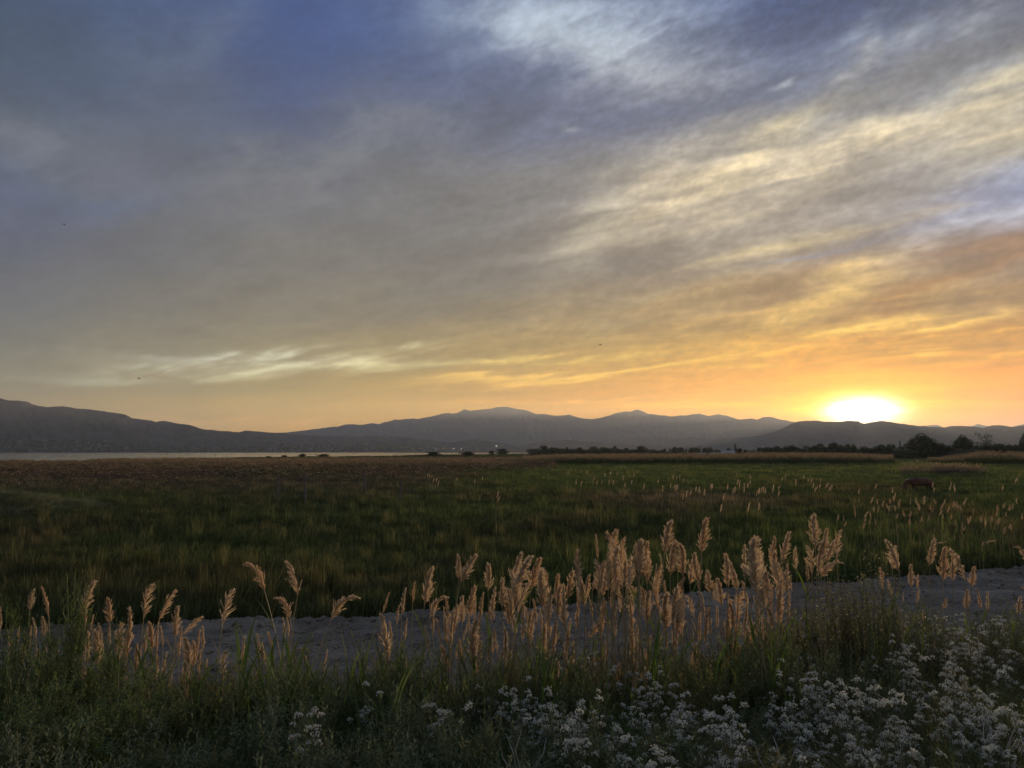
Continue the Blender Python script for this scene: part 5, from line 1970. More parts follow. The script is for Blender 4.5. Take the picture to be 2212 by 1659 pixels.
TALL = [(178, 1170, 7.0, .9), (28, 1262, 6.8, 1.0), (70, 1250, 7.1, .8), (112, 1330, 6.7, .9), (0, 1330, 6.4, 1.1), (245, 1290, 7.4, .8), (140, 1290, 7.3, .9), (200, 1360, 6.6, 1.0),
        (45, 1390, 6.1, 1.1), (275, 1380, 7.0, .8), (95, 1420, 6.0, 1.1), (235, 1430, 6.3, 1.0), (-30, 1420, 5.9, 1.1), (310, 1420, 6.8, .9), (160, 1440, 6.0, 1.1), (20, 1480, 5.6, 1.1),
        (110, 1510, 5.5, 1.1), (270, 1490, 6.0, 1.0), (375, 1450, 6.8, .7), (190, 1520, 5.6, 1.1), (430, 1440, 7.2, .6), (-10, 1560, 5.2, 1.1), (340, 1500, 6.2, .9)]
TW = [(px, t, 't', weed('tall_green_weed', GREENS, px, t, Y, w, None, None, None), Y) for px, t, Y, w in TALL]
number_off(TW[1:], lambda it: (('tall' if it[1] < 1340 else 'middle-height' if it[1] < 1440 else 'low') + ' branching green weed', 'among small reeds before the track'), 'tall green weeds', 'weed')
tag(TW[0][3], 'tallest branching green weed reaching up over the dark meadow', 'weed', 'tall green weeds')
GREY = [(30, 1530, 5.0), (85, 1560, 5.1), (150, 1545, 5.4), (60, 1610, 4.8), (125, 1620, 4.9), (185, 1590, 5.1), (10, 1640, 4.6), (210, 1640, 4.9), (250, 1600, 5.2), (300, 1560, 5.6), (165, 1660, 4.6),
        (590, 1440, 6.7), (610, 1500, 6.1), (560, 1520, 5.9), (640, 1540, 5.7), (690, 1510, 6.0), (660, 1590, 5.3), (720, 1570, 5.5), (620, 1640, 4.9), (700, 1640, 5.0), (760, 1600, 5.3),
        (855, 1500, 6.1), (880, 1450, 6.6), (905, 1530, 5.8), (830, 1560, 5.5), (950, 1570, 5.4), (870, 1610, 5.1), (930, 1630, 5.0), (1000, 1600, 5.2), (1060, 1570, 5.5), (1010, 1650, 4.9),
        (1085, 1620, 5.1), (1150, 1560, 5.6), (1175, 1610, 5.2), (1210, 1530, 5.8), (1216, 1480, 6.3), (1235, 1580, 5.4), (1265, 1640, 5.0), (1120, 1650, 4.9), (800, 1650, 4.9), (400, 1600, 5.2), (450, 1560, 5.6)]
GW = [(px, t, 'g', weed('silver_leaved_weed', GREYS, px, t - 25, Y, .7, None, None, None, .3), Y) for px, t, Y in GREY]
number_off(GW, lambda it: ('silver-leaved weed', 'in ' + ('front' if it[4] < 5.25 else 'second' if it[4] < 5.75 else 'back') + ' row ' + (
    'below the tall green weeds' if it[0] < 500 else 'before the bare track' if it[0] < 800 else 'below the thin reeds' if it[0] < 1100 else 'beside the white flowers')), 'silver-leaved weeds', 'weed')
LOWG = [(wr.uniform(-40, 2250), wr.uniform(5.0, 7.6)) for _ in range(84)] + [(wr.uniform(-40, 1300), wr.uniform(6.6, 8.6)) for _ in range(46)] + [(wr.uniform(1300, 2300), wr.uniform(7.2, 11.0)) for _ in range(44)] + [(wr.uniform(420, 1750), wr.uniform(6.9, 9.0)) for _ in range(70)] + [(wr.uniform(1620, 2300), wr.uniform(8.6, 12.6)) for _ in range(80)]
LG = []
for px, Y in LOWG:
    x = (px - 1106) / FPX * Y
    z = gz(x, Y) + (wr.uniform(.45, .95) if Y < 7 else wr.uniform(.60, 1.22))
    py = 976.4 + (EYE - z) / Y * FPX
    if Y < track_near(x) - .3 and wr.random() > 1.2 * flower_zone(min(px, 2200), py):
        LG.append((px, py, 'l', weed('low_leafy_weed', LOWGREEN, px, py, Y, .9, None, None, None), Y))
number_off(LG, lambda it: ('low leafy weed', 'in ' + ('front' if it[4] < 5.8 else 'second' if it[4] < 6.6 else 'third' if it[4] < 7.4 else 'fourth' if it[4] < 8.4 else 'fifth' if it[4] < 9.6 else 'back') + ' row ' + (
    'below the green weeds' if it[0] < 450 else 'before the bare track' if it[0] < 700 else 'past the bowed reed' if it[0] < 950 else 'below the thin reeds' if it[0] < 1200 else 'below the densest reeds' if it[0] < 1500 else 'below the leafy bush' if it[0] < 1850 else 'past the leafy bush')), 'low leafy weeds on the bank', 'weed')


# the big leafy bush in the right part of the bank
def leafy_bush():
    Y = 9.7
    px = 1850
    x = (px - 1106) / FPX * Y
    z0 = gz(x, Y)
    o = empty('leafy_bush', (x, Y, z0))
    q = random.Random(77)
    st, lf = MB(), MB()
    for k in range(90):
        a = q.uniform(0, 6.28)
        r1 = .98 * math.sqrt(q.random())
        ex = r1 * math.cos(a) * 1.0 + .05
        ey = r1 * math.sin(a) * .6
        h = (1.92 - .75 * (r1 / .98) ** 2) * q.uniform(.62, 1.0)
        if ex > .45:
            h *= .86
        p = [Vector((ex * .2, ey * .2, 0)), Vector((ex * .6, ey * .6, h * .40)), Vector((ex * .9, ey * .9, h * .75)), Vector((ex + q.gauss(0, .09), ey + q.gauss(0, .06), h))]
        st.tube(p, [.006, .005, .0035, .0015], 4, False)
        for j in range(86):
            t = .22 + .78 * (j + q.random()) / 86
            i = min(int(t * 3), 2)
            c = p[i].lerp(p[i + 1], t * 3 - i) + Vector((q.gauss(0, .055), q.gauss(0, .055), q.gauss(0, .03)))
            d = Vector((q.gauss(0, 1), q.gauss(0, 1), q.uniform(-.3, .9))).normalized()
            leaf_face(lf, c, d, Vector((0, 0, 1)), q.uniform(.042, .075), q.uniform(.017, .030))
    st.build('stem', MAT_WEEDSTEM, o)
    f = lf.build('foliage', MAT_BUSHLEAF, o)
    f['kind'] = 'stuff'
    for sx, tp in ((1680, 1108), (1726, 1122), (1868, 1182), (1905, 1192), (1812, 1205), (1940, 1215)):
        p = at_depth(sx, tp, Y)
        s_st, s_lf = q.choice(SPRIGS)
        hh = (p.z - z0) * .62
        m = Matrix.Translation((p.x - x + .0, q.gauss(0, .1), p.z - z0 - hh)) @ Matrix.Rotation(q.gauss(0, .1), 4, 'Y') @ Matrix.Diagonal((1.1, 1.1, hh, 1))
        c = bpy.data.objects.new('sprig', s_st)
        c.matrix_local = m
        link(c, o)
        c2 = bpy.data.objects.new('foliage', s_lf)
        c2['kind'] = 'stuff'
        link(c2, c)
    tag(o, 'big olive leafy bush with tall sprigs standing among the reeds by the track', 'bush')


leafy_bush()
weed('leafy_bush', SPRIGS, 2030, 1268, 10.4, 2.2, 'small leafy bush leaning over the track past the big bush', 'bush', None)


def dead_branch(px, py, Y, label, seed, s=1.0):
    q = random.Random(seed)
    p = at_depth(px, py, Y)
    z0 = gz(p.x, Y)
    h = max(p.z - z0, .3)
    b = MB()
    for k in range(5):
        a = q.uniform(0, 6.28)
        e = Vector((.20 * s * math.cos(a), .12 * s * math.sin(a), h * q.uniform(.75, 1)))
        m = Vector((e.x * .25, e.y * .25, h * .55))
        b.tube([(0, 0, -.03), m, m.lerp(e, .6) + Vector((q.gauss(0, .02), 0, 0)), e], [.007, .006, .0045, .002], 5)
    b.mesh
    o = b.build('dead_weed', MAT_DEAD)
    o.location = (p.x, Y, z0)
    o['kind'] = 'thing'
    tag(o, label, 'dead weed', 'bleached dead weeds')


MAT_DEAD = plain('bleached_stalk', (0.42, 0.38, 0.32), (0.55, 0.51, 0.45), 12.0)
dead_branch(2140, 1545, 5.6, 'bleached forked dead weed among the white flowers near the edge', 3)
dead_branch(1505, 1612, 5.1, 'bleached dead weed low between two patches of white flowers', 4, .8)
dead_branch(1130, 1560, 5.4, 'bleached dead weed among silver leaves', 5, .8)
dead_branch(1690, 1590, 5.2, 'bleached dead weed before the white flowers below the bush', 6, .9)

# ------------------------------------------------------------------ grass, reed beds: tufts spread by geometry nodes
MAT_GRASS = leafy('meadow_grass', (0.080, 0.115, 0.038), (0.110, 0.130, 0.050), 0.42, scale=2.0, tint=True, jitter=0.62, rough=0.7, spec=0.1)
MAT_BEDSTALK = leafy('bed_stalk', (0.09, 0.075, 0.045), (0.13, 0.105, 0.065), 0.25, scale=2.0, tint=True, jitter=0.4, rough=0.8, spec=0.1)
MAT_BEDPLUME = leafy('bed_plume', (0.36, 0.285, 0.20), (0.47, 0.38, 0.28), 0.45, (0.54, 0.42, 0.27), scale=2.0, jitter=0.35, rough=0.8, spec=0.1)


def tuft_mesh(seed, n, radius, width, mat, lean=.25, seeds=0, name='tuft'):
    q = random.Random(seed)
    b = MB()
    for k in range(n):
        a, rr_ = q.uniform(0, 6.28), radius * math.sqrt(q.random())
        x, y = rr_ * math.cos(a), rr_ * math.sin(a)
        h = q.uniform(.55, 1.0)
        la, ll = q.uniform(0, 6.28), abs(q.gauss(0, lean)) * h
        tx, ty = math.cos(la) * ll, math.sin(la) * ll
        w = width * q.uniform(.6, 1.3)
        fa = q.uniform(0, 3.14)
        sd = (math.cos(fa), math.sin(fa), 0)
        pts = [(x, y, 0), (x + tx * .18, y + ty * .18, h * .42), (x + tx * .5, y + ty * .5, h * .78), (x + tx, y + ty, h)]
        b.ribbon(pts, [w, w * .9, w * .6, w * .08], sd)
    return b.mesh(name, mat)


def bed_mesh(seed, stalks, radius, plume_share, pl=(.11, .035)):
    q = random.Random(seed)
    b = MB()
    for k in range(stalks):
        a, rr_ = q.uniform(0, 6.28), radius * math.sqrt(q.random())
        x, y = rr_ * math.cos(a), rr_ * math.sin(a)
        h = q.uniform(.70, 1.0)
        tx, ty = q.gauss(.03, .05), q.gauss(0, .05)
        fa = q.uniform(0, 3.14)
        b.mat = 0
        b.ribbon([(x, y, 0), (x + tx * .4, y + ty * .4, h * .5), (x + tx, y + ty, h)], [.014, .012, .006], (math.cos(fa), math.sin(fa), 0))
        for j in range(4):
            t = q.uniform(.25, .85)
            la = q.uniform(0, 6.28)
            p = Vector((x + tx * t, y + ty * t, h * t))
            L = q.uniform(.10, .2)
            d = Vector((math.cos(la) * .7, math.sin(la) * .7, .9)).normalized()
            s = Vector((-math.sin(la), math.cos(la), 0)) * .014
            b.face([p - s, p + s, p + d * L])
        if q.random() < plume_share:
            b.mat = 1
            L, w = pl[0] * q.uniform(.8, 1.4), pl[1] * q.uniform(.8, 1.3)
            p = Vector((x + tx, y + ty, h - L * .15))
            d = Vector((q.uniform(.05, .5), q.gauss(0, .2), 1)).normalized()
            for c in range(3):
                ang = c * 1.05 + fa
                s = Vector((math.cos(ang), math.sin(ang), 0))
                b.face([p, p + d * L * .4 + s * w * .5, p + d * L, p + d * L * .45 - s * w * .5])
    return b.mesh('bed', [MAT_BEDSTALK, MAT_BEDPLUME])


def source(name, meshes):
    c = bpy.data.collections.new(name)
    for i, me in enumerate(meshes):
        o = bpy.data.objects.new('%s_%s' % (name, 'abcdefghijklmnop'[i]), me)
        c.objects.link(o)
    return c


SRC_GRASS = source('grass_tufts', [tuft_mesh(600 + i, 58, .34, .017, MAT_GRASS, .24) for i in range(8)])
SRC_BED = source('reed_tufts', [bed_mesh(620 + i, 16, .5, .85) for i in range(6)])
SRC_ISLE = source('isle_tufts', [bed_mesh(630 + i, 7, .5, .95, (.17, .055)) for i in range(5)])
SRC_STALK = source('stalk_tufts', [bed_mesh(640 + i, 18, .5, .16) for i in range(6)])
SRC_BANK = source('bank_tufts', [tuft_mesh(660 + i, 46, .16, .0065, MAT_GRASS, .42) for i in range(8)])


def scatter(name, src, P, scl, tint, label, cat, seed=1):
    q = np.random.default_rng(seed)
    n = len(P)
    me = bpy.data.meshes.new(name)
    me.vertices.add(n)
    me.vertices.foreach_set('co', np.asarray(P, np.float32).ravel())
    a = me.attributes.new('variant', 'INT', 'POINT')
    a.data.foreach_set('value', q.integers(0, len(src.objects), n).astype(np.int32))
    a = me.attributes.new('rot', 'FLOAT_VECTOR', 'POINT')
    r = np.zeros((n, 3), np.float32)
    r[:, 2] = q.uniform(0, 6.283, n)
    r[:, 0] = q.normal(0, .05, n)
    a.data.foreach_set('vector', r.ravel())
    a = me.attributes.new('scl', 'FLOAT_VECTOR', 'POINT')
    a.data.foreach_set('vector', np.asarray(scl, np.float32).ravel())
    a = me.attributes.new('tint', 'FLOAT_COLOR', 'POINT')
    t = np.ones((n, 4), np.float32)
    t[:, :3] = tint
    a.data.foreach_set('color', t.ravel())
    me.update()
    o = bpy.data.objects.new(name, me)
    link(o)
    g = bpy.data.node_groups.new(name, 'GeometryNodeTree')
    g.interface.new_socket('Geometry', in_out='INPUT', socket_type='NodeSocketGeometry')
    g.interface.new_socket('Geometry', in_out='OUTPUT', socket_type='NodeSocketGeometry')
    gi, go = g.nodes.new('NodeGroupInput'), g.nodes.new('NodeGroupOutput')
    ci = g.nodes.new('GeometryNodeCollectionInfo')
    ci.inputs['Collection'].default_value = src
    ci.inputs['Separate Children'].default_value = True
    ci.inputs['Reset Children'].default_value = True
    ip = g.nodes.new('GeometryNodeInstanceOnPoints')

    def named(nm, ty):
        k = g.nodes.new('GeometryNodeInputNamedAttribute')
        k.data_type = ty
        k.inputs[0].default_value = nm
        return [s for s in k.outputs if s.enabled and s.name == 'Attribute'][0]
    L = g.links.new
    L(gi.outputs[0], ip.inputs['Points'])
    L(ci.outputs[0], ip.inputs['Instance'])
    ip.inputs['Pick Instance'].default_value = True
    L(named('variant', 'INT'), ip.inputs['Instance Index'])
    L(named('rot', 'FLOAT_VECTOR'), ip.inputs['Rotation'])
    L(named('scl', 'FLOAT_VECTOR'), ip.inputs['Scale'])
    L(ip.outputs[0], go.inputs[0])
    o.modifiers.new('spread', 'NODES').node_group = g
    tag(o, label, cat, kind='stuff')
    return o


def sample(n, y0, y1, p0, p1, power, seed):
    """points between two depths and two bearings; power 1 = even over the land, 0 = thinning outwards"""
    q = np.random.default_rng(seed)
    u = q.random(n)
    e = power + 1.0
    Y = (y0 ** e + u * (y1 ** e - y0 ** e)) ** (1 / e)
    px = q.uniform(p0, p1, n)
    return px, (px - 1106) / FPX * Y, Y, q


def bed_front(px):
    return np.interp(px, [-800, 0, 300, 600, 900, 1100, 1170], [80, 80, 72, 80, 98, 125, 150]) * (1 + .16 * fbm(px * .012, px * 0 + 2.2, 4, .6, 61))


GREEN, BRIGHT = np.array((.088, .128, .042)), np.array((.130, .175, .055))
BROWN, DARK = np.array((.140, .110, .062)), np.array((.045, .064, .034))
TAN, MAUVE = np.array((.21, .17, .105)), np.array((.150, .122, .108))


def lerp(a, b, t):
    t = np.clip(t, 0, 1)[:, None]
    return a * (1 - t) + b * t


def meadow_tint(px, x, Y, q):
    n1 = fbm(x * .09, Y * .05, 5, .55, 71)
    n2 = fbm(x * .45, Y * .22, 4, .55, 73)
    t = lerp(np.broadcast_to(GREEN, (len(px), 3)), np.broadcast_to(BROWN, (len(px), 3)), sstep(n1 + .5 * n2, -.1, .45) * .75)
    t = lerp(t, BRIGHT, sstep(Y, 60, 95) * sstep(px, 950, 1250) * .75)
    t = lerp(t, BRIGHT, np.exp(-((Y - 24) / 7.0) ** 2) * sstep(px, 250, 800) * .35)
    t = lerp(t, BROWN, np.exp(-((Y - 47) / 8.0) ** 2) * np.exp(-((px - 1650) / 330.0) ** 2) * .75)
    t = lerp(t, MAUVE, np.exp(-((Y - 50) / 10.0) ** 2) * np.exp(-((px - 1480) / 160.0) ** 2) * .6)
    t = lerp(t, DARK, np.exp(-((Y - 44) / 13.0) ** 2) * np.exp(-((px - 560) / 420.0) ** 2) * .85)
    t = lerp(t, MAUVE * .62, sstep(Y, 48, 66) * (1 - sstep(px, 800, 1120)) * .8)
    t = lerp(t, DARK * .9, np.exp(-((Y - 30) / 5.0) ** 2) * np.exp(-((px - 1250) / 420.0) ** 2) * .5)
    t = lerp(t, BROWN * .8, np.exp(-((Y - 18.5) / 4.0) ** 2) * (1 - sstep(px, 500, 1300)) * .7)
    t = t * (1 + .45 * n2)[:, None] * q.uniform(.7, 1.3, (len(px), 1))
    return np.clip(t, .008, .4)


def meadow():
    px, x, Y, q = sample(62000, 13.5, 205, -220, 2430, .10, 11)
    ok = Y > track_far(x) + .12
    ok &= ~((px < 1170) & (Y > bed_front(px) + 10))
    ok &= ~((px > 1150) & (px < 1850) & (Y > 194))
    px, x, Y = px[ok], x[ok], Y[ok]
    z = ground_z(x, Y)
    n = len(px)
    h = (.62 + .22 * fbm(x * .16, Y * .10, 4, .55, 81)) * q.uniform(.75, 1.25, n)
    h = np.where(Y < track_far(x) + 1.2, h * .85, h)
    cow_near = np.exp(-((x - (at_depth(1973, 1040, 62).x)) / 2.6) ** 2 - ((Y - 62) / 9.0) ** 2)
    h = h * (1 - .22 * cow_near)
    w = np.clip(Y / 32.0, .8, 4.2) * q.uniform(.8, 1.3, n)
    tall = q.random(n) < .07
    h = np.where(tall, h * 1.45, h)
    mound = np.exp(-(((x + 26) / 5.0) ** 2 + ((Y - 38) / 6.0) ** 2))
    h = h * (1 - .85 * sstep(mound, .12, .5))
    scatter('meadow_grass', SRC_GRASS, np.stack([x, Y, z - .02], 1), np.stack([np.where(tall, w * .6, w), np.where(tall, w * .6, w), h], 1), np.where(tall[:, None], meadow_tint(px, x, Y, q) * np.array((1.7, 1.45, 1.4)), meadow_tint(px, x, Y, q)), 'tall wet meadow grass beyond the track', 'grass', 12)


meadow()


def marsh():
    px, x, Y, q = sample(16000, 255, 900, 120, 1240, .35, 14)
    ok = (lake_mask(x, Y) < .3) & (px > 188)
    px, x, Y = px[ok], x[ok], Y[ok]
    w = np.clip(Y / 130.0, 1.6, 7) * q.uniform(.8, 1.3, len(px))
    h = q.uniform(.5, .85, len(px))
    t = lerp(np.broadcast_to(DARK * .9, (len(px), 3)), GREEN * .75, sstep(fbm(x * .02, Y * .008, 4, .5, 91), -.1, .35))
    scatter('marsh_grass', SRC_GRASS, np.stack([x, Y, ground_z(x, Y) - .05], 1), np.stack([w, w, h], 1), t * q.uniform(.75, 1.25, (len(px), 1)), 'dark green marsh grass along the lake edge', 'grass', 15)
    px, x, Y, q = sample(15000, 215, 1300, 1100, 2500, .25, 16)
    ok = (lake_mask(x, Y) < .3)
    px, x, Y = px[ok], x[ok], Y[ok]
    w = np.clip(Y / 90.0, 2.0, 12) * q.uniform(.8, 1.3, len(px))
    h = q.uniform(.35, .75, len(px))
    t = lerp(np.broadcast_to(GREEN * 1.1, (len(px), 3)), TAN, sstep(fbm(x * .006, Y * .012, 4, .55, 93), -.15, .3))
    scatter('pasture_grass', SRC_GRASS, np.stack([x, Y, ground_z(x, Y) - .03], 1), np.stack([w, w, h], 1), t * q.uniform(.75, 1.25, (len(px), 1)), 'dry pasture grass before the far trees', 'grass', 17)


marsh()


def bed(name, px, x, Y, h, tint, src, label, seed, wide=1.15):
    q = np.random.default_rng(seed)
    n = len(px)
    w = wide * q.uniform(.85, 1.3, n)
    scatter(name, src, np.stack([x, Y, ground_z(x, Y) - .03], 1), np.stack([w, w, h * np.where(q.random(n) < .18, q.uniform(1.08, 1.32, n), q.uniform(.70, 1.06, n))], 1), tint * q.uniform(.7, 1.3, (n, 1)), label, 'reeds', seed)


def beds():
    # wall of reeds across the middle distance
    px, x, Y, q = sample(9000, 184, 330, 1130, 1925, -.6, 21)
    fr = 190 * (1 + .02 * fbm(px * .02, px * 0 + 7.7, 4, .6, 63)) - 14 * sstep(px, 1500, 1150) + 10 * sstep(px, 1800, 1920)
    ok = (Y > fr)
    px, x, Y = px[ok], x[ok], Y[ok]
    h = np.interp(px, [1130, 1200, 1500, 1700, 1850, 1925], [1.7, 2.2, 2.35, 2.6, 2.35, 1.9]) * (1 + .10 * fbm(px * .02, Y * .1, 3, .5, 65))
    t = lerp(np.broadcast_to(GREEN * .9, (len(px), 3)), BROWN, sstep(fbm(px * .03, Y * .1, 3, .5, 66), -.1, .4) * .6)
    bed('reed_bed', px, x, Y, h, t, SRC_BED, 'wall of plumed reeds across the far meadow', 22)
    # its continuation at the right
    px, x, Y, q = sample(4200, 172, 300, 2000, 2560, -.6, 23)
    fr = 182 + 26 * (1 - sstep(px, 2000, 2110)) + 4 * fbm(px * .03, px * 0, 3, .5, 64)
    ok = Y > fr
    px, x, Y = px[ok], x[ok], Y[ok]
    h = 1.5 + 1.35 * sstep(px, 2010, 2110) - .3 * sstep(px, 2150, 2260)
    t = lerp(np.broadcast_to(GREEN * .95, (len(px), 3)), BROWN, sstep(fbm(px * .03, Y * .1, 3, .5, 67), -.1, .4) * .5)
    bed('reed_bed', px, x, Y, h, t, SRC_BED, 'second wall of plumed reeds past the great domed tree', 24)
    # the small island of reeds before them
    q = np.random.default_rng(25)
    n = 330
    px = np.concatenate([q.normal(2045, 42, n), q.uniform(1940, 1990, 16)])
    Y = np.concatenate([q.normal(105, 2.6, n), q.uniform(100, 108, 16)])
    ok = (px > 1938) & (px < 2124)
    px, Y = px[ok], Y[ok]
    x = (px - 1106) / FPX * Y
    bed('reed_island', px, x, Y, np.full(len(px), 1.5), np.broadcast_to(MAUVE, (len(px), 3)), SRC_ISLE, 'small island of plumed reeds in the green meadow', 26, .9)
    # brown reeds towards the lake
    px, x, Y, q = sample(25000, 48, 285, -260, 1200, .45, 27)
    f = bed_front(px)
    ok = (Y > f * .72) & ~((px > 1120) & (Y > 235)) & (Y < np.interp(px, [-300, 190, 230, 1200], [205, 205, 250, 285])) & (q.random(len(px)) < sstep(Y / f, .70, 1.35) * .95 + .03)
    px, x, Y = px[ok], x[ok], Y[ok]
    tanny = sstep(fbm(x * .03, Y * .012, 4, .55, 68) + (Y - 150) / 220.0, -.25, .2)
    n = len(px)
    t = lerp(np.broadcast_to(MAUVE * .62, (n, 3)), BROWN * .9, tanny)
    t = lerp(t, DARK * 1.3, sstep(fbm(x * .05, Y * .02, 4, .55, 69), -.02, .28) * .85)
    h = (.80 + .65 * sstep(Y, 60, 165)) * (1 + .30 * fbm(x * .06, Y * .03, 3, .5, 70))
    pl = q.random(n) < np.clip(.06 + .55 * tanny * sstep(Y, 95, 200), 0, .7)
    bed('reed_bed', px[pl], x[pl], Y[pl], h[pl], t[pl], SRC_BED, 'brown plumed reeds spreading towards the lake', 28, 1.3)
    bed('dry_reeds', px[~pl], x[~pl], Y[~pl], h[~pl] * .9, t[~pl], SRC_STALK, 'brown plumeless reed stalks towards the lake', 29, 1.3)


beds()


def bank():
    q = np.random.default_rng(41)
    n = 13000
    Y = q.uniform(3.6, 13.5, n)
    px = q.uniform(-260, 2470, n)
    x = (px - 1106) / FPX * Y
    yn = track_near(x)
    edge = .25 + .55 * np.abs(fbm(x * .9, x * 0 + 1.1, 4, .6, 43))
    ok = Y < yn - edge
    px, x, Y, yn = px[ok], x[ok], Y[ok], yn[ok]
    n = len(px)
    dry = sstep(fbm(x * .8, Y * .8, 4, .55, 45) + .35 * sstep(px, 1150, 1700) - .1, -.05, .35)
    g = np.array((.105, .150, .052))
    t = lerp(np.broadcast_to(g, (n, 3)), np.array((.21, .165, .095)), dry * .75 * (q.random(n) < .75))
    h = q.uniform(.28, .68, n) * (1 - .40 * sstep(Y, yn - 2.0, yn - .2)) * (1 + .3 * fbm(x * .7, Y * .7, 3, .5, 46))
    w = q.uniform(.8, 1.3, n)
    scatter('bank_grass', SRC_BANK, np.stack([x, Y, ground_z(x, Y) - .01], 1), np.stack([w, w, h], 1), t * q.uniform(.65, 1.3, (n, 1)), 'fine green and dry grass under the plants of the bank', 'grass', 47)


bank()


# dry culms and stalks standing between the reeds
def dry_stalks():
    q = random.Random(51)
    b = MB()
    for k in range(900):
        px = q.uniform(950, 2260) if q.random() < .8 else q.uniform(0, 950)
        Y = q.uniform(7.4, 9.8) + max(0, px - 1200) / 1000 * 1.2 if q.random() < .6 else q.uniform(5.0, 7.4)
        x = (px - 1106) / FPX * Y
        if Y > track_near(x) - .5:
            continue
        z = gz(x, Y)
        h = q.uniform(.4, 1.25) if Y > 7.3 else q.uniform(.25, .6)
        lx, ly = q.gauss(0, .16) * h, q.gauss(0, .10) * h
        b.tube([(x, Y, z - .03), (x + lx * .35, Y + ly * .35, z + h * .5), (x + lx, Y + ly, z + h)], [.0032, .0028, .0015], 3, False)
        if q.random() < .4:
            a = q.uniform(0, 6.28)
            p = Vector((x + lx * .5, Y + ly * .5, z + h * .6))
            b.tube([p, p + Vector((math.cos(a) * .08, math.sin(a) * .08, .05)), p + Vector((math.cos(a) * .14, math.sin(a) * .14, .0))], [.002, .0015, .001], 3, False)
    o = b.build('dry_stalks', MAT_DRY)
    tag(o, 'dry broken stalks tangled between the plants of the bank', 'stalks', kind='stuff')


dry_stalks()


# clods along the far edge of the track, pebbles and straw on it
def clods():
    q = random.Random(61)
    b = MB()
    for k in range(1500):
        x = q.uniform(-14, 18)
        t = abs(q.gauss(0, .35))
        y = float(track_far(x)) - .1 - t + .1
        s = min(.014 + abs(q.gauss(0, .034)), .13) * (1 if t < .5 else .6)
        b.ball((x, y, gz(x, y) + .02 + s * .3), s, seed=k, lumpy=.4, squash=.7, sub=0)
    for k in range(900):
        x = q.uniform(-14, 18)
        yn, yf = float(track_near(x)), float(track_far(x))
        y = q.uniform(yn, yf)
        s = .012 + abs(q.gauss(0, .022))
        b.ball((x, y, gz(x, y) + .035 + s * .25), s, seed=k, lumpy=.45, squash=.6, sub=0)
    o = b.build('clods', MAT_CLAY)
    tag(o, 'crumbled clay clods on the track and along its far edge', 'clods', kind='stuff')
    b = MB()
    for k in range(3000):
        x = q.uniform(-13, 17)
        yn, yf = float(track_near(x)), float(track_far(x))
        y = q.uniform(yn - .3, yf - .3)
        s = .005 + abs(q.gauss(0, .010))
        b.ball((x, y, gz(x, y) + .045), s, seed=k, lumpy=.3, squash=.7)
    o = b.build('gravel', plain('pebble', (0.33, 0.31, 0.29), (0.20, 0.185, 0.17), 20.0))
    tag(o, 'small pebbles lying on the clay track', 'gravel', kind='stuff')
    b = MB()
    for k in range(260):
        x = q.uniform(-13, 17)
        yn, yf = float(track_near(x)), float(track_far(x))
        y = q.uniform(yn, yf - .3)
        a, L = q.gauss(.2, .5), q.uniform(.04, .22)
        z = gz(x, y) + .06
        b.tube([(x, y, z), (x + math.cos(a) * L * .5, y + math.sin(a) * L * .5, z + .012), (x + math.cos(a) * L, y + math.sin(a) * L, z)], [.003, .0035, .002], 3, False)
    o = b.build('straw', MAT_DRY)
    tag(o, 'bits of dry straw lying on the clay track', 'straw', kind='stuff')


clods()


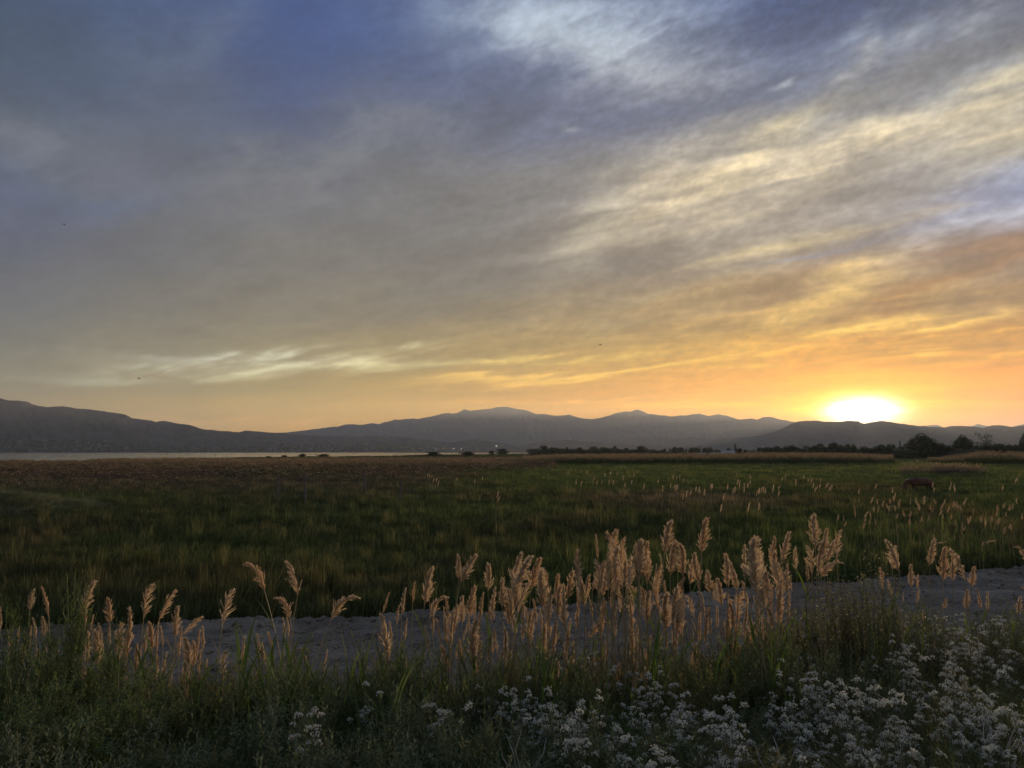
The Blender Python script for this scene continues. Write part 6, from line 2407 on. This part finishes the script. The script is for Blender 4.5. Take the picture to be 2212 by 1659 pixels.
# weeds on the mound at the left of the meadow
def mound():
    q = np.random.default_rng(71)
    n = 1500
    x, Y = q.normal(-25.5, 4.0, n), q.normal(37, 4.0, n)
    m = np.exp(-(((x + 26) / 5.0) ** 2 + ((Y - 38) / 6.0) ** 2))
    ok = m > .2
    x, Y = x[ok], Y[ok]
    n = len(x)
    t = lerp(np.broadcast_to(np.array((.16, .18, .11)), (n, 3)), np.array((.27, .24, .12)), (q.random(n) < .35) * .8)
    s = q.uniform(.9, 1.7, n)
    scatter('mound_weeds', SRC_BANK, np.stack([x, Y, ground_z(x, Y) - .01], 1), np.stack([s * 1.6, s * 1.6, q.uniform(.16, .42, n)], 1), t, 'low weeds and yellow grass on the mound in the meadow', 'weeds', 72)
    for px, top, lab in ((45, 1046, 'bushy pale weed on top of the meadow mound'), (195, 1061, 'small pale weed on the sunward foot of the meadow mound')):
        weed('mound_weed', GREYS, px, top, 38.0, 1.3, lab, 'weed', None)


mound()


# ------------------------------------------------------------------ insects in the air over the bank
def insects():
    mt = plain('insect_body', (0.02, 0.018, 0.016))
    mw, n, out = material('insect_wing')
    finish(n, out, principled(n, (0.10, 0.09, 0.08, 1), 0.4))
    q = random.Random(81)
    for px, py, s, lab in [(139, 485, 1.0, 'dark flying insect high over the lake-side mountain'), (300, 818, 1.2, 'dark flying insect below the pale rift in the clouds over the mountain'),
                           (1210, 798, .7, 'small flying insect just above the bright cloud line over the peaks'), (1297, 745, 1.1, 'brownish flying insect in the pale cloud rift'),
                           (1393, 338, .6, 'tiny flying insect below the bright high cloud'), (1695, 500, .7, 'tiny flying insect in the grey cloud lakeward of the sun'),
                           (858, 417, .6, 'tiny flying insect in the plain grey cloud'), (784, 620, .6, 'tiny flying insect in the plain cloud above the cloud rift'),
                           (328, 685, .6, 'tiny flying insect midway between two larger insects')]:
        p = at_depth(px, py, 6.0)
        o = empty('flying_insect', p, q.uniform(0, 6.28))
        b = MB()
        b.tube([(-.008 * s, 0, 0), (-.005 * s, 0, 0), (.0, 0, .0008), (.006 * s, 0, 0), (.008 * s, 0, 0)], [.0006, .0024 * s, .003 * s, .0022 * s, .0006], 6)
        b.build('body', mt, o)
        for k in (-1, 1):
            b = MB()
            b.face([(.002 * s, 0, .002), (.004 * s, k * .009 * s, .006 * s), (-.002 * s, k * .012 * s, .007 * s), (-.004 * s, k * .004 * s, .003)])
            b.build('wing', mw, o)
        tag(o, lab, 'insect', 'insects flying over the bank')


insects()
